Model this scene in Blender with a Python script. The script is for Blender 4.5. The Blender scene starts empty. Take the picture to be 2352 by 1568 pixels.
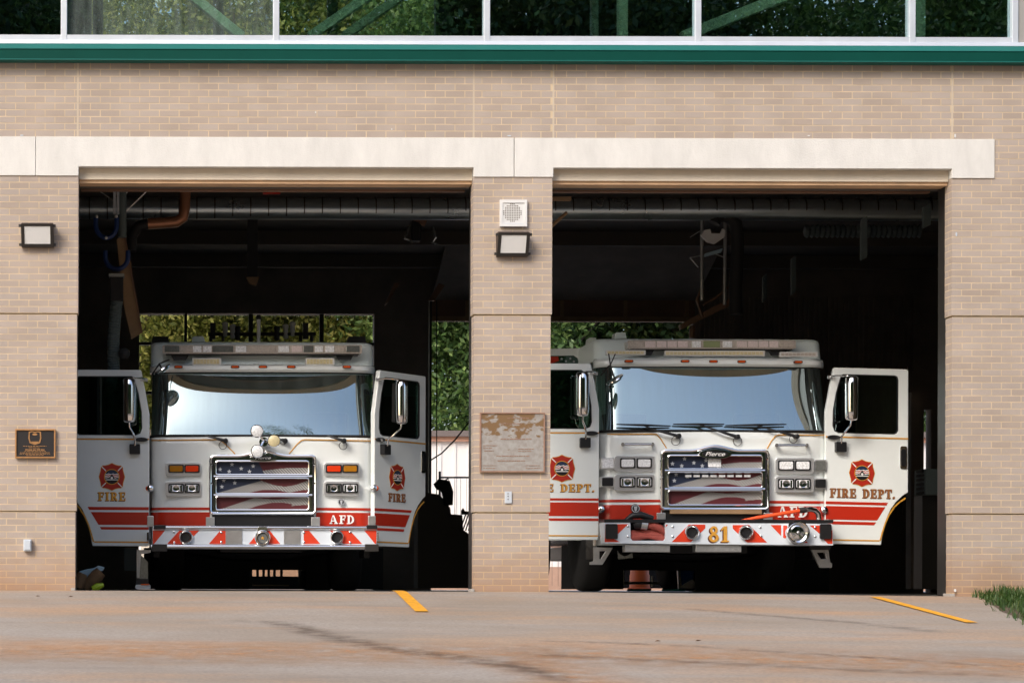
import bpy, bmesh, math, random
import numpy as np
from mathutils import Vector, Matrix
from mathutils.geometry import tessellate_polygon
random.seed(7)
rng = np.random.default_rng(7)
R = math.radians
scene = bpy.context.scene
COL = scene.collection

# ------------------------------------------------------------------ camera
XC, CY, CZ, FPX, VX, HY, ROLL = -3.444, -22.0, 0.0473, 5117.0, 375.0, 1345.0, 0.0028
cam_d = bpy.data.cameras.new('camera')
cam_d.sensor_width = 36.0
cam_d.lens = 36.0 * FPX / 2352.0
cam_d.shift_x = (1176 - VX) / 2352.0
cam_d.shift_y = (HY - 784) / 2352.0
cam_d.clip_start, cam_d.clip_end = 0.1, 2000
cam = bpy.data.objects.new('camera', cam_d)
COL.objects.link(cam)
cam.matrix_world = Matrix.Translation((XC, CY, CZ)) @ Matrix.Rotation(R(90), 4, 'X') @ Matrix.Rotation(ROLL, 4, 'Z')
scene.camera = cam

# ------------------------------------------------------------------ sky, sun, exposure
SUN_DIR = Vector((-0.50, -0.58, 0.64)).normalized()
world = bpy.data.worlds.new('World')
scene.world = world
world.use_nodes = True
wn, wl = world.node_tree.nodes, world.node_tree.links
bg = wn['Background']
sky = wn.new('ShaderNodeTexSky')
sky.sky_type = 'NISHITA'
sky.sun_disc = False
sky.sun_elevation = math.asin(SUN_DIR.z)
sky.sun_rotation = math.atan2(SUN_DIR.x, SUN_DIR.y)
sky.air_density, sky.dust_density, sky.ozone_density = 1.0, 4.0, 1.5
wl.new(sky.outputs[0], bg.inputs[0])
bg.inputs[1].default_value = 0.15
sun_d = bpy.data.lights.new('sun', 'SUN')
sun_d.energy = 1.0
sun_d.angle = R(20)
sun_d.color = (1.0, 0.94, 0.88)
sun = bpy.data.objects.new('sun', sun_d)
COL.objects.link(sun)
sun.rotation_euler = SUN_DIR.to_track_quat('Z', 'Y').to_euler()
sun.location = SUN_DIR * 60
vs = scene.view_settings
vs.view_transform = 'Standard'
vs.look = 'None'
vs.exposure = 0.82
vs.gamma = 1.0
vs.use_curve_mapping = False
scene.cycles.max_bounces = 8
scene.cycles.transparent_max_bounces = 12

# ------------------------------------------------------------------ helpers
def at(x, y, Y):
    """point of the place seen at (x, y) of the 2352 wide view, standing at depth Y"""
    dx, dy = x - VX, y - HY
    dx, dy = dx + dy * ROLL, dy - dx * ROLL
    k = (Y - CY) / FPX
    return Vector((XC + dx * k, Y, CZ - dy * k))

S = 22.0 / FPX
def ax(x): return XC + (x - VX) * S      # facade plane, level lines
def az(y): return CZ + (HY - y) * S
SLOPE = 0.066
def gz(X, Y):
    z = SLOPE * max(Y, -22.0) if Y < 0 else 0.0
    return z - 0.0085 * max(0.0, min(X, 12) - 0.5) * (1 if Y < 0.4 else 0)
def ground_at(x, y):
    dx, dy = x - VX, y - HY
    dx, dy = dx + dy * ROLL, dy - dx * ROLL
    d = (CZ - SLOPE * CY) / (SLOPE + dy / FPX)
    return XC + dx * d / FPX, CY + d

ORG = {}
class MB:
    def __init__(self, tf=None):
        self.v, self.f, self.m, self.tf = [], [], [], tf
    def add(self, verts, faces, mi=0):
        o = len(self.v)
        if self.tf: verts = [self.tf(*p) for p in verts]
        self.v.extend(tuple(p) for p in verts)
        for f in faces:
            self.f.append([i + o for i in f]); self.m.append(mi)
        return self
    def box(self, x0, x1, y0, y1, z0, z1, mi=0):
        return self.add([(x0,y0,z0),(x1,y0,z0),(x1,y1,z0),(x0,y1,z0),(x0,y0,z1),(x1,y0,z1),(x1,y1,z1),(x0,y1,z1)],
            [(0,1,5,4),(1,2,6,5),(2,3,7,6),(3,0,4,7),(4,5,6,7),(3,2,1,0)], mi)
    def dbox(self, x0, x1, y0, y1, Y, t=0.02, mi=0):
        a, b = at(x0, y1, Y), at(x1, y0, Y)
        return self.box(min(a.x,b.x), max(a.x,b.x), Y, Y + t, min(a.z,b.z), max(a.z,b.z), mi)
    def prism(self, pts, y0, y1, mi=0, holes=()):
        loops = [list(pts)] + [list(h) for h in holes]
        tris = tessellate_polygon([[Vector((p[0], p[1], 0)) for p in l] for l in loops])
        flat = [p for l in loops for p in l]
        n = len(flat)
        verts = [(p[0], y0, p[1]) for p in flat] + [(p[0], y1, p[1]) for p in flat]
        faces = [tuple(t) for t in tris] + [tuple(i + n for i in reversed(t)) for t in tris]
        b = 0
        for l in loops:
            m = len(l)
            for i in range(m):
                j = (i + 1) % m
                faces.append((b + i, b + j, b + j + n, b + i + n))
            b += m
        return self.add(verts, faces, mi)
    def dprism(self, pts, Y, t=0.02, mi=0, holes=()):
        c = lambda l: [(at(p[0], p[1], Y).x, at(p[0], p[1], Y).z) for p in l]
        return self.prism(c(pts), Y, Y + t, mi, [c(h) for h in holes])
    def tube(self, path, r, n=8, mi=0, closed=False):
        P = [Vector(p) for p in path]
        rs = r if isinstance(r, (list, tuple)) else [r] * len(P)
        verts, faces = [], []
        up = None
        m = len(P)
        for i, p in enumerate(P):
            if closed: t = P[(i + 1) % m] - P[i - 1]
            else: t = P[min(i + 1, m - 1)] - P[max(i - 1, 0)]
            t = t.normalized() if t.length > 1e-9 else Vector((0,0,1))
            if up is None:
                up = Vector((0,0,1)) if abs(t.z) < 0.9 else Vector((1,0,0))
            s = t.cross(up).normalized(); up = s.cross(t).normalized()
            for j in range(n):
                a = 2 * math.pi * j / n
                verts.append(p + (s * math.cos(a) + up * math.sin(a)) * rs[i])
        last = m if closed else m - 1
        for i in range(last):
            k = (i + 1) % m
            for j in range(n):
                q = (j + 1) % n
                faces.append((i*n+j, i*n+q, k*n+q, k*n+j))
        if not closed:
            faces.append(tuple(range(n))[::-1]); faces.append(tuple((m-1)*n + j for j in range(n)))
        return self.add(verts, faces, mi)
    def lathe(self, c, prof, n=20, axis='Y', mi=0):
        """prof: (radius, offset along axis); Y axis looks to the viewer with negative offset"""
        verts, faces = [], []
        for (r, h) in prof:
            for j in range(n):
                a = 2 * math.pi * j / n
                u, w = r * math.cos(a), r * math.sin(a)
                p = {'Y': (u, h, w), 'Z': (u, w, h), 'X': (h, u, w)}[axis]
                verts.append((c[0] + p[0], c[1] + p[1], c[2] + p[2]))
        m = len(prof)
        for i in range(m - 1):
            for j in range(n):
                q = (j + 1) % n
                faces.append((i*n+j, i*n+q, (i+1)*n+q, (i+1)*n+j))
        faces.append(tuple(range(n))); faces.append(tuple((m-1)*n + j for j in range(n))[::-1])
        return self.add(verts, faces, mi)
    def loft(self, rings, mi=0, cap0=False, cap1=False, closed=False):
        n = len(rings[0]); verts = [p for r in rings for p in r]; faces = []
        for i in range(len(rings) - 1):
            for j in range(n if closed else n - 1):
                q = (j + 1) % n
                faces.append((i*n+j, i*n+q, (i+1)*n+q, (i+1)*n+j))
        if cap0: faces.append(tuple(range(n))[::-1])
        if cap1: faces.append(tuple((len(rings)-1)*n + j for j in range(n)))
        return self.add(verts, faces, mi)
    def build(self, name, mats, parent=None, smooth=False, bevel=0, recalc=True, **props):
        me = bpy.data.meshes.new(name)
        o0 = ORG.get(parent.name, Vector((0,0,0))) if parent else Vector((0,0,0))
        me.from_pydata([(p[0]-o0.x, p[1]-o0.y, p[2]-o0.z) for p in self.v], [], self.f)
        mats = mats if isinstance(mats, (list, tuple)) else [mats]
        for m in mats: me.materials.append(M[m] if isinstance(m, str) else m)
        if len(mats) > 1: me.polygons.foreach_set('material_index', self.m)
        if recalc:
            bm = bmesh.new(); bm.from_mesh(me)
            bmesh.ops.recalc_face_normals(bm, faces=bm.faces); bm.to_mesh(me); bm.free()
        if smooth:
            me.polygons.foreach_set('use_smooth', [True] * len(me.polygons))
            me.set_sharp_from_angle(angle=R(40))
        me.update()
        o = bpy.data.objects.new(name, me)
        COL.objects.link(o)
        if parent: o.parent = parent
        ORG[o.name] = o0
        if bevel:
            b = o.modifiers.new('bevel', 'BEVEL'); b.width = bevel; b.segments = 2
            b.limit_method = 'ANGLE'; b.angle_limit = R(40)
        for k, v in props.items(): o[k] = v
        return o

def thing(name, loc, label, cat, group=None):
    o = bpy.data.objects.new(name, None)
    COL.objects.link(o); o.location = loc
    o['label'] = label; o['category'] = cat
    if group: o['group'] = group
    ORG[o.name] = Vector(loc)
    return o
def rrect(x0, x1, y0, y1, r, n=4):
    pts = []
    for cx, cy, a0 in ((x1-r, y0+r, -90), (x1-r, y1-r, 0), (x0+r, y1-r, 90), (x0+r, y0+r, 180)):
        for i in range(n + 1):
            a = R(a0 + 90 * i / n); pts.append((cx + r*math.cos(a), cy + r*math.sin(a)))
    return pts
def circ(cx, cy, r, n=20, ry=None):
    return [(cx + r*math.cos(2*math.pi*i/n), cy + (ry or r)*math.sin(2*math.pi*i/n)) for i in range(n)]

# ------------------------------------------------------------------ materials
M = {}
def mat(name, col, rough=0.6, metal=0.0, var=0.0, scale=6.0, bump=0.0, bscale=40.0, spec=0.5, coat=0.0, emit=None, stretch=None):
    m = bpy.data.materials.new(name); m.use_nodes = True
    nt = m.node_tree; b = nt.nodes['Principled BSDF']
    b.inputs['Base Color'].default_value = (*col, 1)
    b.inputs['Roughness'].default_value = rough
    b.inputs['Metallic'].default_value = metal
    b.inputs['Specular IOR Level'].default_value = spec
    b.inputs['Coat Weight'].default_value = coat
    b.inputs['Coat Roughness'].default_value = 0.05
    if var or bump:
        tc = nt.nodes.new('ShaderNodeNewGeometry')
    if var:
        n = nt.nodes.new('ShaderNodeTexNoise'); n.inputs['Scale'].default_value = scale
        n.inputs['Detail'].default_value = 6; n.inputs['Roughness'].default_value = 0.65
        if stretch:
            mp = nt.nodes.new('ShaderNodeMapping'); mp.inputs['Scale'].default_value = stretch
            nt.links.new(tc.outputs['Position'], mp.inputs[0]); nt.links.new(mp.outputs[0], n.inputs['Vector'])
        else: nt.links.new(tc.outputs['Position'], n.inputs['Vector'])
        r = nt.nodes.new('ShaderNodeMapRange')
        r.inputs['From Min'].default_value, r.inputs['From Max'].default_value = 0.3, 0.7
        r.inputs['To Min'].default_value, r.inputs['To Max'].default_value = 1 - var, 1 + var
        nt.links.new(n.outputs[0], r.inputs['Value'])
        x = nt.nodes.new('ShaderNodeVectorMath'); x.operation = 'SCALE'
        x.inputs[0].default_value = col
        nt.links.new(r.outputs[0], x.inputs['Scale'])
        nt.links.new(x.outputs[0], b.inputs['Base Color'])
        rr = nt.nodes.new('ShaderNodeMapRange')
        rr.inputs['To Min'].default_value, rr.inputs['To Max'].default_value = max(0.02, rough - 0.1), min(1, rough + 0.1)
        nt.links.new(n.outputs[0], rr.inputs['Value']); nt.links.new(rr.outputs[0], b.inputs['Roughness'])
    if bump:
        n2 = nt.nodes.new('ShaderNodeTexNoise'); n2.inputs['Scale'].default_value = bscale; n2.inputs['Detail'].default_value = 5
        nt.links.new(tc.outputs['Position'], n2.inputs['Vector'])
        bp = nt.nodes.new('ShaderNodeBump'); bp.inputs['Strength'].default_value = bump; bp.inputs['Distance'].default_value = 0.01
        nt.links.new(n2.outputs[0], bp.inputs['Height']); nt.links.new(bp.outputs[0], b.inputs['Normal'])
    if emit: 
        b.inputs['Emission Color'].default_value = (*emit[:3], 1); b.inputs['Emission Strength'].default_value = emit[3]
    M[name] = m
    return m
def glass(name, tint, refl, rough=0.0, dirt_haze=0.0):
    m = bpy.data.materials.new(name); m.use_nodes = True
    nt = m.node_tree; nt.nodes.remove(nt.nodes['Principled BSDF'])
    out = nt.nodes['Material Output']
    t = nt.nodes.new('ShaderNodeBsdfTransparent'); t.inputs[0].default_value = (*tint, 1)
    g = nt.nodes.new('ShaderNodeBsdfGlossy'); g.inputs['Roughness'].default_value = rough
    g.inputs['Color'].default_value = (0.76, 0.95, 1.0, 1)
    lw = nt.nodes.new('ShaderNodeLayerWeight'); lw.inputs[0].default_value = 0.35
    mr = nt.nodes.new('ShaderNodeMapRange')
    mr.inputs['To Min'].default_value, mr.inputs['To Max'].default_value = refl, min(1, refl + 0.5)
    nt.links.new(lw.outputs['Fresnel'], mr.inputs['Value'])
    mx = nt.nodes.new('ShaderNodeMixShader')
    nt.links.new(mr.outputs[0], mx.inputs[0]); nt.links.new(t.outputs[0], mx.inputs[1]); nt.links.new(g.outputs[0], mx.inputs[2])
    last = mx
    if dirt_haze:
        ge = nt.nodes.new('ShaderNodeNewGeometry'); mp = nt.nodes.new('ShaderNodeMapping')
        mp.inputs['Scale'].default_value = (14, 1, 1.6)
        n = nt.nodes.new('ShaderNodeTexNoise'); n.inputs['Scale'].default_value = 1.0; n.inputs['Detail'].default_value = 6
        nt.links.new(ge.outputs['Position'], mp.inputs[0]); nt.links.new(mp.outputs[0], n.inputs['Vector'])
        r2 = nt.nodes.new('ShaderNodeMapRange')
        r2.inputs['From Min'].default_value, r2.inputs['From Max'].default_value = 0.35, 0.75
        r2.inputs['To Min'].default_value, r2.inputs['To Max'].default_value = dirt_haze * 0.3, dirt_haze
        nt.links.new(n.outputs[0], r2.inputs['Value'])
        d = nt.nodes.new('ShaderNodeBsdfDiffuse'); d.inputs[0].default_value = (0.45, 0.52, 0.5, 1)
        m2 = nt.nodes.new('ShaderNodeMixShader')
        nt.links.new(r2.outputs[0], m2.inputs[0]); nt.links.new(mx.outputs[0], m2.inputs[1]); nt.links.new(d.outputs[0], m2.inputs[2])
        last = m2
    nt.links.new(last.outputs[0], out.inputs[0])
    M[name] = m
    return m

def brick_mat():
    m = mat('brick', (0.40, 0.315, 0.26), 0.85)
    nt = m.node_tree; b = nt.nodes['Principled BSDF']
    g = nt.nodes.new('ShaderNodeNewGeometry'); oi = nt.nodes.new('ShaderNodeObjectInfo')
    ad = nt.nodes.new('ShaderNodeMath'); ad.operation = 'ADD'
    nt.links.new(g.outputs['Random Per Island'], ad.inputs[0]); nt.links.new(oi.outputs['Random'], ad.inputs[1])
    fr = nt.nodes.new('ShaderNodeMath'); fr.operation = 'FRACT'; nt.links.new(ad.outputs[0], fr.inputs[0])
    cr = nt.nodes.new('ShaderNodeValToRGB')
    e = cr.color_ramp.elements
    e[0].position, e[0].color = 0.0, (0.385, 0.314, 0.260, 1)
    e[1].position, e[1].color = 1.0, (0.428, 0.360, 0.308, 1)
    for p, c in ((0.12, (0.395, 0.324, 0.271, 1)), (0.5, (0.412, 0.343, 0.291, 1)), (0.8, (0.41, 0.347, 0.302, 1))):
        q = e.new(p); q.color = c
    nt.links.new(fr.outputs[0], cr.inputs[0])
    n = nt.nodes.new('ShaderNodeTexNoise'); n.inputs['Scale'].default_value = 2.2; n.inputs['Detail'].default_value = 8
    nt.links.new(g.outputs['Position'], n.inputs['Vector'])
    n2 = nt.nodes.new('ShaderNodeTexNoise'); n2.inputs['Scale'].default_value = 120; n2.inputs['Detail'].default_value = 3
    nt.links.new(g.outputs['Position'], n2.inputs['Vector'])
    mm = nt.nodes.new('ShaderNodeMath'); mm.operation = 'MULTIPLY_ADD'; mm.inputs[1].default_value = 0.45
    nt.links.new(n2.outputs[0], mm.inputs[0]); nt.links.new(n.outputs[0], mm.inputs[2])
    r = nt.nodes.new('ShaderNodeMapRange')
    r.inputs['From Min'].default_value, r.inputs['From Max'].default_value = 0.4, 1.05
    r.inputs['To Min'].default_value, r.inputs['To Max'].default_value = 0.80, 1.08
    nt.links.new(mm.outputs[0], r.inputs['Value'])
    sc = nt.nodes.new('ShaderNodeVectorMath'); sc.operation = 'SCALE'
    nt.links.new(cr.outputs[0], sc.inputs[0]); nt.links.new(r.outputs[0], sc.inputs['Scale'])
    # rusty splash stain near the foot of the wall
    st = stain_nodes(nt, g)
    mx = nt.nodes.new('ShaderNodeMix'); mx.data_type = 'RGBA'
    mx.inputs['B'].default_value = (0.33, 0.17, 0.075, 1)
    nt.links.new(st, mx.inputs['Factor']); nt.links.new(sc.outputs[0], mx.inputs['A'])
    nt.links.new(mx.outputs['Result'], b.inputs['Base Color'])
    bp = nt.nodes.new('ShaderNodeBump'); bp.inputs['Strength'].default_value = 0.35; bp.inputs['Distance'].default_value = 0.004
    nt.links.new(n2.outputs[0], bp.inputs['Height']); nt.links.new(bp.outputs[0], b.inputs['Normal'])
def stain_nodes(nt, g):
    sp = nt.nodes.new('ShaderNodeSeparateXYZ'); nt.links.new(g.outputs['Position'], sp.inputs[0])
    n = nt.nodes.new('ShaderNodeTexNoise'); n.inputs['Scale'].default_value = 3.5; n.inputs['Detail'].default_value = 5
    nt.links.new(g.outputs['Position'], n.inputs['Vector'])
    a = nt.nodes.new('ShaderNodeMath'); a.operation = 'MULTIPLY_ADD'; a.inputs[1].default_value = -0.45
    nt.links.new(n.outputs[0], a.inputs[0]); nt.links.new(sp.outputs['Z'], a.inputs[2])
    r = nt.nodes.new('ShaderNodeMapRange')
    r.inputs['From Min'].default_value, r.inputs['From Max'].default_value = 0.28, -0.22
    r.inputs['To Min'].default_value, r.inputs['To Max'].default_value = 0.0, 0.62
    nt.links.new(a.outputs[0], r.inputs['Value'])
    return r.outputs[0]
brick_mat()
def mortar_mat():
    m = mat('mortar', (0.57, 0.455, 0.305), 0.95, var=0.2, scale=5)
    nt = m.node_tree; b = nt.nodes['Principled BSDF']
    src = b.inputs['Base Color'].links[0].from_socket
    g = nt.nodes.new('ShaderNodeNewGeometry')
    mx = nt.nodes.new('ShaderNodeMix'); mx.data_type = 'RGBA'; mx.inputs['B'].default_value = (0.42, 0.23, 0.09, 1)
    nt.links.new(stain_nodes(nt, g), mx.inputs['Factor']); nt.links.new(src, mx.inputs['A'])
    nt.links.new(mx.outputs['Result'], b.inputs['Base Color'])
mortar_mat()
mat('sealant', (0.52, 0.45, 0.36), 0.8)
mat('precast', (0.645, 0.635, 0.60), 0.9, var=0.09, scale=2.5, bump=0.35, bscale=70, stretch=(2.2, 1, 0.8))
mat('tan_metal', (0.66, 0.44, 0.26), 0.6, var=0.15, scale=3)
mat('green_metal', (0.001, 0.054, 0.040), 0.6, var=0.08, scale=2, spec=0.12)
mat('green_trim', (0.010, 0.12, 0.102), 0.5, spec=0.25)
mat('green_brace', (0.42, 0.66, 0.48), 0.5, var=0.12, scale=3)
mat('aluminium', (0.60, 0.64, 0.68), 0.42, metal=0.35, var=0.06, scale=3)
mat('grey_panel', (0.30, 0.29, 0.27), 0.7)
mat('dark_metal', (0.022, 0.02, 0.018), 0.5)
mat('bronze', (0.45, 0.24, 0.10), 0.45, metal=0.6, var=0.15, scale=30)
mat('plaque_black', (0.012, 0.01, 0.01), 0.5)
mat('lamp_glass', (0.84, 0.86, 0.85), 0.25, bump=0.3, bscale=300)
mat('lamp_brown', (0.045, 0.03, 0.022), 0.55)
mat('white_plastic', (0.68, 0.68, 0.66), 0.5)
mat('pale_plastic', (0.50, 0.55, 0.60), 0.5)
mat('hole', (0.10, 0.075, 0.05), 0.9)
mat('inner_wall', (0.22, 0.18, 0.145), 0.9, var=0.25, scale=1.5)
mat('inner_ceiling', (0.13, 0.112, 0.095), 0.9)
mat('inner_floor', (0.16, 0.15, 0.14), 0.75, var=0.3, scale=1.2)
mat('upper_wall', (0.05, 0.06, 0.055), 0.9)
mat('duct_metal', (0.50, 0.58, 0.62), 0.3, metal=0.9, var=0.1, scale=3)
mat('orange_metal', (0.38, 0.17, 0.09), 0.35, metal=0.5)
mat('black_rubber', (0.012, 0.012, 0.013), 0.7)
mat('hose_grey', (0.10, 0.13, 0.13), 0.6)
mat('hose_blue', (0.006, 0.03, 0.13), 0.5)
mat('tan_board', (0.30, 0.19, 0.10), 0.7, var=0.15, scale=5)
mat('brown_beam', (0.20, 0.11, 0.065), 0.6, var=0.15, scale=3)
mat('truck_white', (0.82, 0.865, 0.85), 0.22, var=0.035, scale=2.5, coat=0.6)
mat('truck_roof', (0.78, 0.86, 0.83), 0.35)
mat('truck_red', (0.50, 0.028, 0.011), 0.3, coat=0.4)
mat('reflect_red', (0.66, 0.045, 0.012), 0.45)
mat('reflect_white', (0.66, 0.72, 0.78), 0.4)
mat('gold', (0.72, 0.36, 0.05), 0.45, metal=0.2, var=0.12, scale=60)
mat('letter_shadow', (0.10, 0.02, 0.012), 0.6)
mat('letter_white', (0.80, 0.80, 0.78), 0.5)
mat('chrome', (0.78, 0.79, 0.80), 0.09, metal=1.0)
mat('steel', (0.55, 0.55, 0.54), 0.35, metal=0.8, var=0.08, scale=8)
mat('black_trim', (0.010, 0.010, 0.011), 0.4)
mat('black_seal', (0.006, 0.006, 0.007), 0.6)
mat('interior', (0.03, 0.03, 0.032), 0.8)
mat('tyre', (0.012, 0.012, 0.012), 0.85)
mat('amber_lens', (0.42, 0.17, 0.012), 0.15, coat=0.8)
mat('red_lens', (0.75, 0.05, 0.01), 0.15, coat=0.8)
mat('orange_lens', (0.70, 0.10, 0.012), 0.2, coat=0.5)
mat('bright_metal', (0.84, 0.85, 0.86), 0.28, metal=0.75)
mat('clear_lens', (0.86, 0.88, 0.89), 0.12, metal=0.0, coat=0.8, var=0.3, scale=55)
mat('grey_lens', (0.22, 0.23, 0.22), 0.15, metal=0.4, coat=0.8, var=0.2, scale=40)
mat('pink_lens', (0.74, 0.64, 0.62), 0.2, coat=0.6, var=0.12, scale=60)
mat('brown_lens', (0.50, 0.45, 0.40), 0.2, coat=0.6, var=0.2, scale=50)
mat('olive_lens', (0.28, 0.33, 0.17), 0.2, coat=0.6)
mat('cream_lens', (0.66, 0.58, 0.34), 0.3, var=0.2, scale=90)
mat('flag_blue', (0.010, 0.018, 0.045), 0.5)
mat('flag_red', (0.085, 0.010, 0.014), 0.5)
mat('star_white', (0.45, 0.47, 0.5), 0.5)
mat('hose_red', (0.36, 0.075, 0.055), 0.8, var=0.15, scale=25, bump=0.3, bscale=150)
mat('hose_orange', (0.85, 0.085, 0.012), 0.5)
mat('emblem_red', (0.42, 0.025, 0.012), 0.4)
mat('emblem_blue', (0.02, 0.035, 0.08), 0.4)
mat('back_white', (0.80, 0.77, 0.74), 0.8, var=0.03, scale=1)
mat('back_pink', (0.70, 0.38, 0.26), 0.8)
mat('back_roof', (0.16, 0.13, 0.12), 0.8)
mat('back_base', (0.42, 0.27, 0.20), 0.85, var=0.2, scale=2)
mat('bark', (0.09, 0.07, 0.05), 0.9, var=0.3, scale=8)
mat('boot_brown', (0.16, 0.085, 0.035), 0.8, var=0.25, scale=18)
mat('sheet_blue', (0.28, 0.40, 0.46), 0.6)
mat('lime', (0.42, 0.55, 0.02), 0.5)
mat('barrel_orange', (0.72, 0.13, 0.025), 0.5)
mat('bin_blue', (0.02, 0.15, 0.55), 0.5)
mat('teal', (0.02, 0.30, 0.26), 0.5)
mat('line_yellow', (0.72, 0.33, 0.015), 0.75, var=0.22, scale=14)
glass('windshield_glass', (0.14, 0.32, 0.27), 0.35, dirt_haze=0.10)  # the film here paints a milky haze over the reflected sky
glass('door_glass', (0.30, 0.42, 0.36), 0.06)
glass('upper_glass', (0.86, 0.94, 0.88), 0.30)
glass('upper_glass_dirty', (0.86, 0.94, 0.88), 0.16, dirt_haze=0.15)
mat('precast_warm_shade', (0.68, 0.60, 0.48), 0.9, var=0.08, scale=3)  # white precast with the warm shade under the lintel put into its colour
glass('rear_glass', (0.86, 0.84, 0.78), 0.03)
mat('gold_shaded', (0.30, 0.12, 0.035), 0.5)  # same gold with shadow put into the colour, for right-hand door letters
mat('guard_stone', (0.36, 0.34, 0.31), 0.9)

def flag_white_mat():
    m = mat('flag_white', (0.40, 0.39, 0.37), 0.5)
    nt = m.node_tree; b = nt.nodes['Principled BSDF']
    g = nt.nodes.new('ShaderNodeNewGeometry'); mp = nt.nodes.new('ShaderNodeMapping')
    mp.inputs['Rotation'].default_value = (0, R(45), 0); mp.inputs['Scale'].default_value = (14, 14, 14)
    ck = nt.nodes.new('ShaderNodeTexWave'); ck.inputs['Scale'].default_value = 1.0
    ck.inputs['Color1'].default_value if False else None
    nt.links.new(g.outputs['Position'], mp.inputs[0]); nt.links.new(mp.outputs[0], ck.inputs['Vector'])
    r = nt.nodes.new('ShaderNodeValToRGB')
    r.color_ramp.elements[0].color = (0.10, 0.10, 0.10, 1); r.color_ramp.elements[1].color = (0.42, 0.41, 0.39, 1)
    nt.links.new(ck.outputs['Fac'], r.inputs[0]); nt.links.new(r.outputs[0], b.inputs['Base Color'])
flag_white_mat()

def apron_mat():
    m = mat('concrete', (0.34, 0.29, 0.25), 0.9)
    nt = m.node_tree; b = nt.nodes['Principled BSDF']
    g = nt.nodes.new('ShaderNodeNewGeometry')
    def noise(scale, mscale, det=6, off=0):
        mp = nt.nodes.new('ShaderNodeMapping'); mp.inputs['Scale'].default_value = mscale; mp.inputs['Location'].default_value = (off, off, 0)
        n = nt.nodes.new('ShaderNodeTexNoise'); n.inputs['Scale'].default_value = scale; n.inputs['Detail'].default_value = det
        n.inputs['Roughness'].default_value = 0.6
        nt.links.new(g.outputs['Position'], mp.inputs[0]); nt.links.new(mp.outputs[0], n.inputs['Vector'])
        return n.outputs[0]
    def ramp(s, a, c, lo=0.0, hi=1.0):
        r = nt.nodes.new('ShaderNodeMapRange')
        r.inputs['From Min'].default_value, r.inputs['From Max'].default_value = a, c
        r.inputs['To Min'].default_value, r.inputs['To Max'].default_value = lo, hi
        nt.links.new(s, r.inputs['Value']); return r.outputs[0]
    def mix(f, a, bcol):
        x = nt.nodes.new('ShaderNodeMix'); x.data_type = 'RGBA'
        nt.links.new(f, x.inputs['Factor'])
        if isinstance(a, tuple): x.inputs['A'].default_value = a
        else: nt.links.new(a, x.inputs['A'])
        x.inputs['B'].default_value = bcol
        return x.outputs['Result']
    c = mix(ramp(noise(1.0, (0.5, 0.9, 1)), 0.35, 0.65), (0.285, 0.228, 0.172, 1), (0.35, 0.305, 0.258, 1))
    c = mix(ramp(noise(1.0, (0.35, 1.1, 1), off=13), 0.48, 0.68, 0, 0.75), c, (0.46, 0.27, 0.14, 1))
    c = mix(ramp(noise(1.0, (0.5, 2.4, 1), off=31), 0.56, 0.74, 0, 0.55), c, (0.20, 0.165, 0.14, 1))
    c = mix(ramp(noise(14.0, (1, 1.6, 1), off=5), 0.5, 0.75, 0, 0.45), c, (0.22, 0.18, 0.15, 1))
    c = mix(ramp(noise(38.0, (1, 1, 1), 8), 0.42, 0.68, 0, 0.62), c, (0.18, 0.15, 0.13, 1))
    nt.links.new(c, b.inputs['Base Color'])
    bp = nt.nodes.new('ShaderNodeBump'); bp.inputs['Strength'].default_value = 0.3; bp.inputs['Distance'].default_value = 0.01
    nt.links.new(noise(60.0, (1, 1, 1), 5), bp.inputs['Height']); nt.links.new(bp.outputs[0], b.inputs['Normal'])
apron_mat()
def mark_mat(name, col, dens):
    m = bpy.data.materials.new(name); m.use_nodes = True
    nt = m.node_tree; b = nt.nodes['Principled BSDF']; out = nt.nodes['Material Output']
    b.inputs['Base Color'].default_value = (*col, 1); b.inputs['Roughness'].default_value = 0.9
    uv = nt.nodes.new('ShaderNodeUVMap'); sp = nt.nodes.new('ShaderNodeSeparateXYZ'); nt.links.new(uv.outputs[0], sp.inputs[0])
    def tri(sock, w):
        a = nt.nodes.new('ShaderNodeMath'); a.operation = 'PINGPONG'; a.inputs[1].default_value = 0.5; nt.links.new(sock, a.inputs[0])
        r = nt.nodes.new('ShaderNodeMapRange'); r.inputs['From Max'].default_value = w; nt.links.new(a.outputs[0], r.inputs['Value']); return r.outputs[0]
    e = nt.nodes.new('ShaderNodeMath'); e.operation = 'MULTIPLY'
    nt.links.new(tri(sp.outputs[1], 0.45), e.inputs[0]); nt.links.new(tri(sp.outputs[0], 0.12), e.inputs[1])
    g = nt.nodes.new('ShaderNodeNewGeometry'); n = nt.nodes.new('ShaderNodeTexNoise'); n.inputs['Scale'].default_value = 6; n.inputs['Detail'].default_value = 8
    nt.links.new(g.outputs['Position'], n.inputs['Vector'])
    r = nt.nodes.new('ShaderNodeMapRange'); r.inputs['From Min'].default_value, r.inputs['From Max'].default_value = 0.3, 0.7
    r.inputs['To Max'].default_value = dens; nt.links.new(n.outputs[0], r.inputs['Value'])
    f = nt.nodes.new('ShaderNodeMath'); f.operation = 'MULTIPLY'; nt.links.new(e.outputs[0], f.inputs[0]); nt.links.new(r.outputs[0], f.inputs[1])
    t = nt.nodes.new('ShaderNodeBsdfTransparent'); mx = nt.nodes.new('ShaderNodeMixShader')
    nt.links.new(f.outputs[0], mx.inputs[0]); nt.links.new(t.outputs[0], mx.inputs[1]); nt.links.new(b.outputs[0], mx.inputs[2])
    nt.links.new(mx.outputs[0], out.inputs[0]); M[name] = m
mark_mat('tyre_mark', (0.12, 0.08, 0.055), 0.6)
mark_mat('faint_mark', (0.14, 0.10, 0.075), 0.42)
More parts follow.
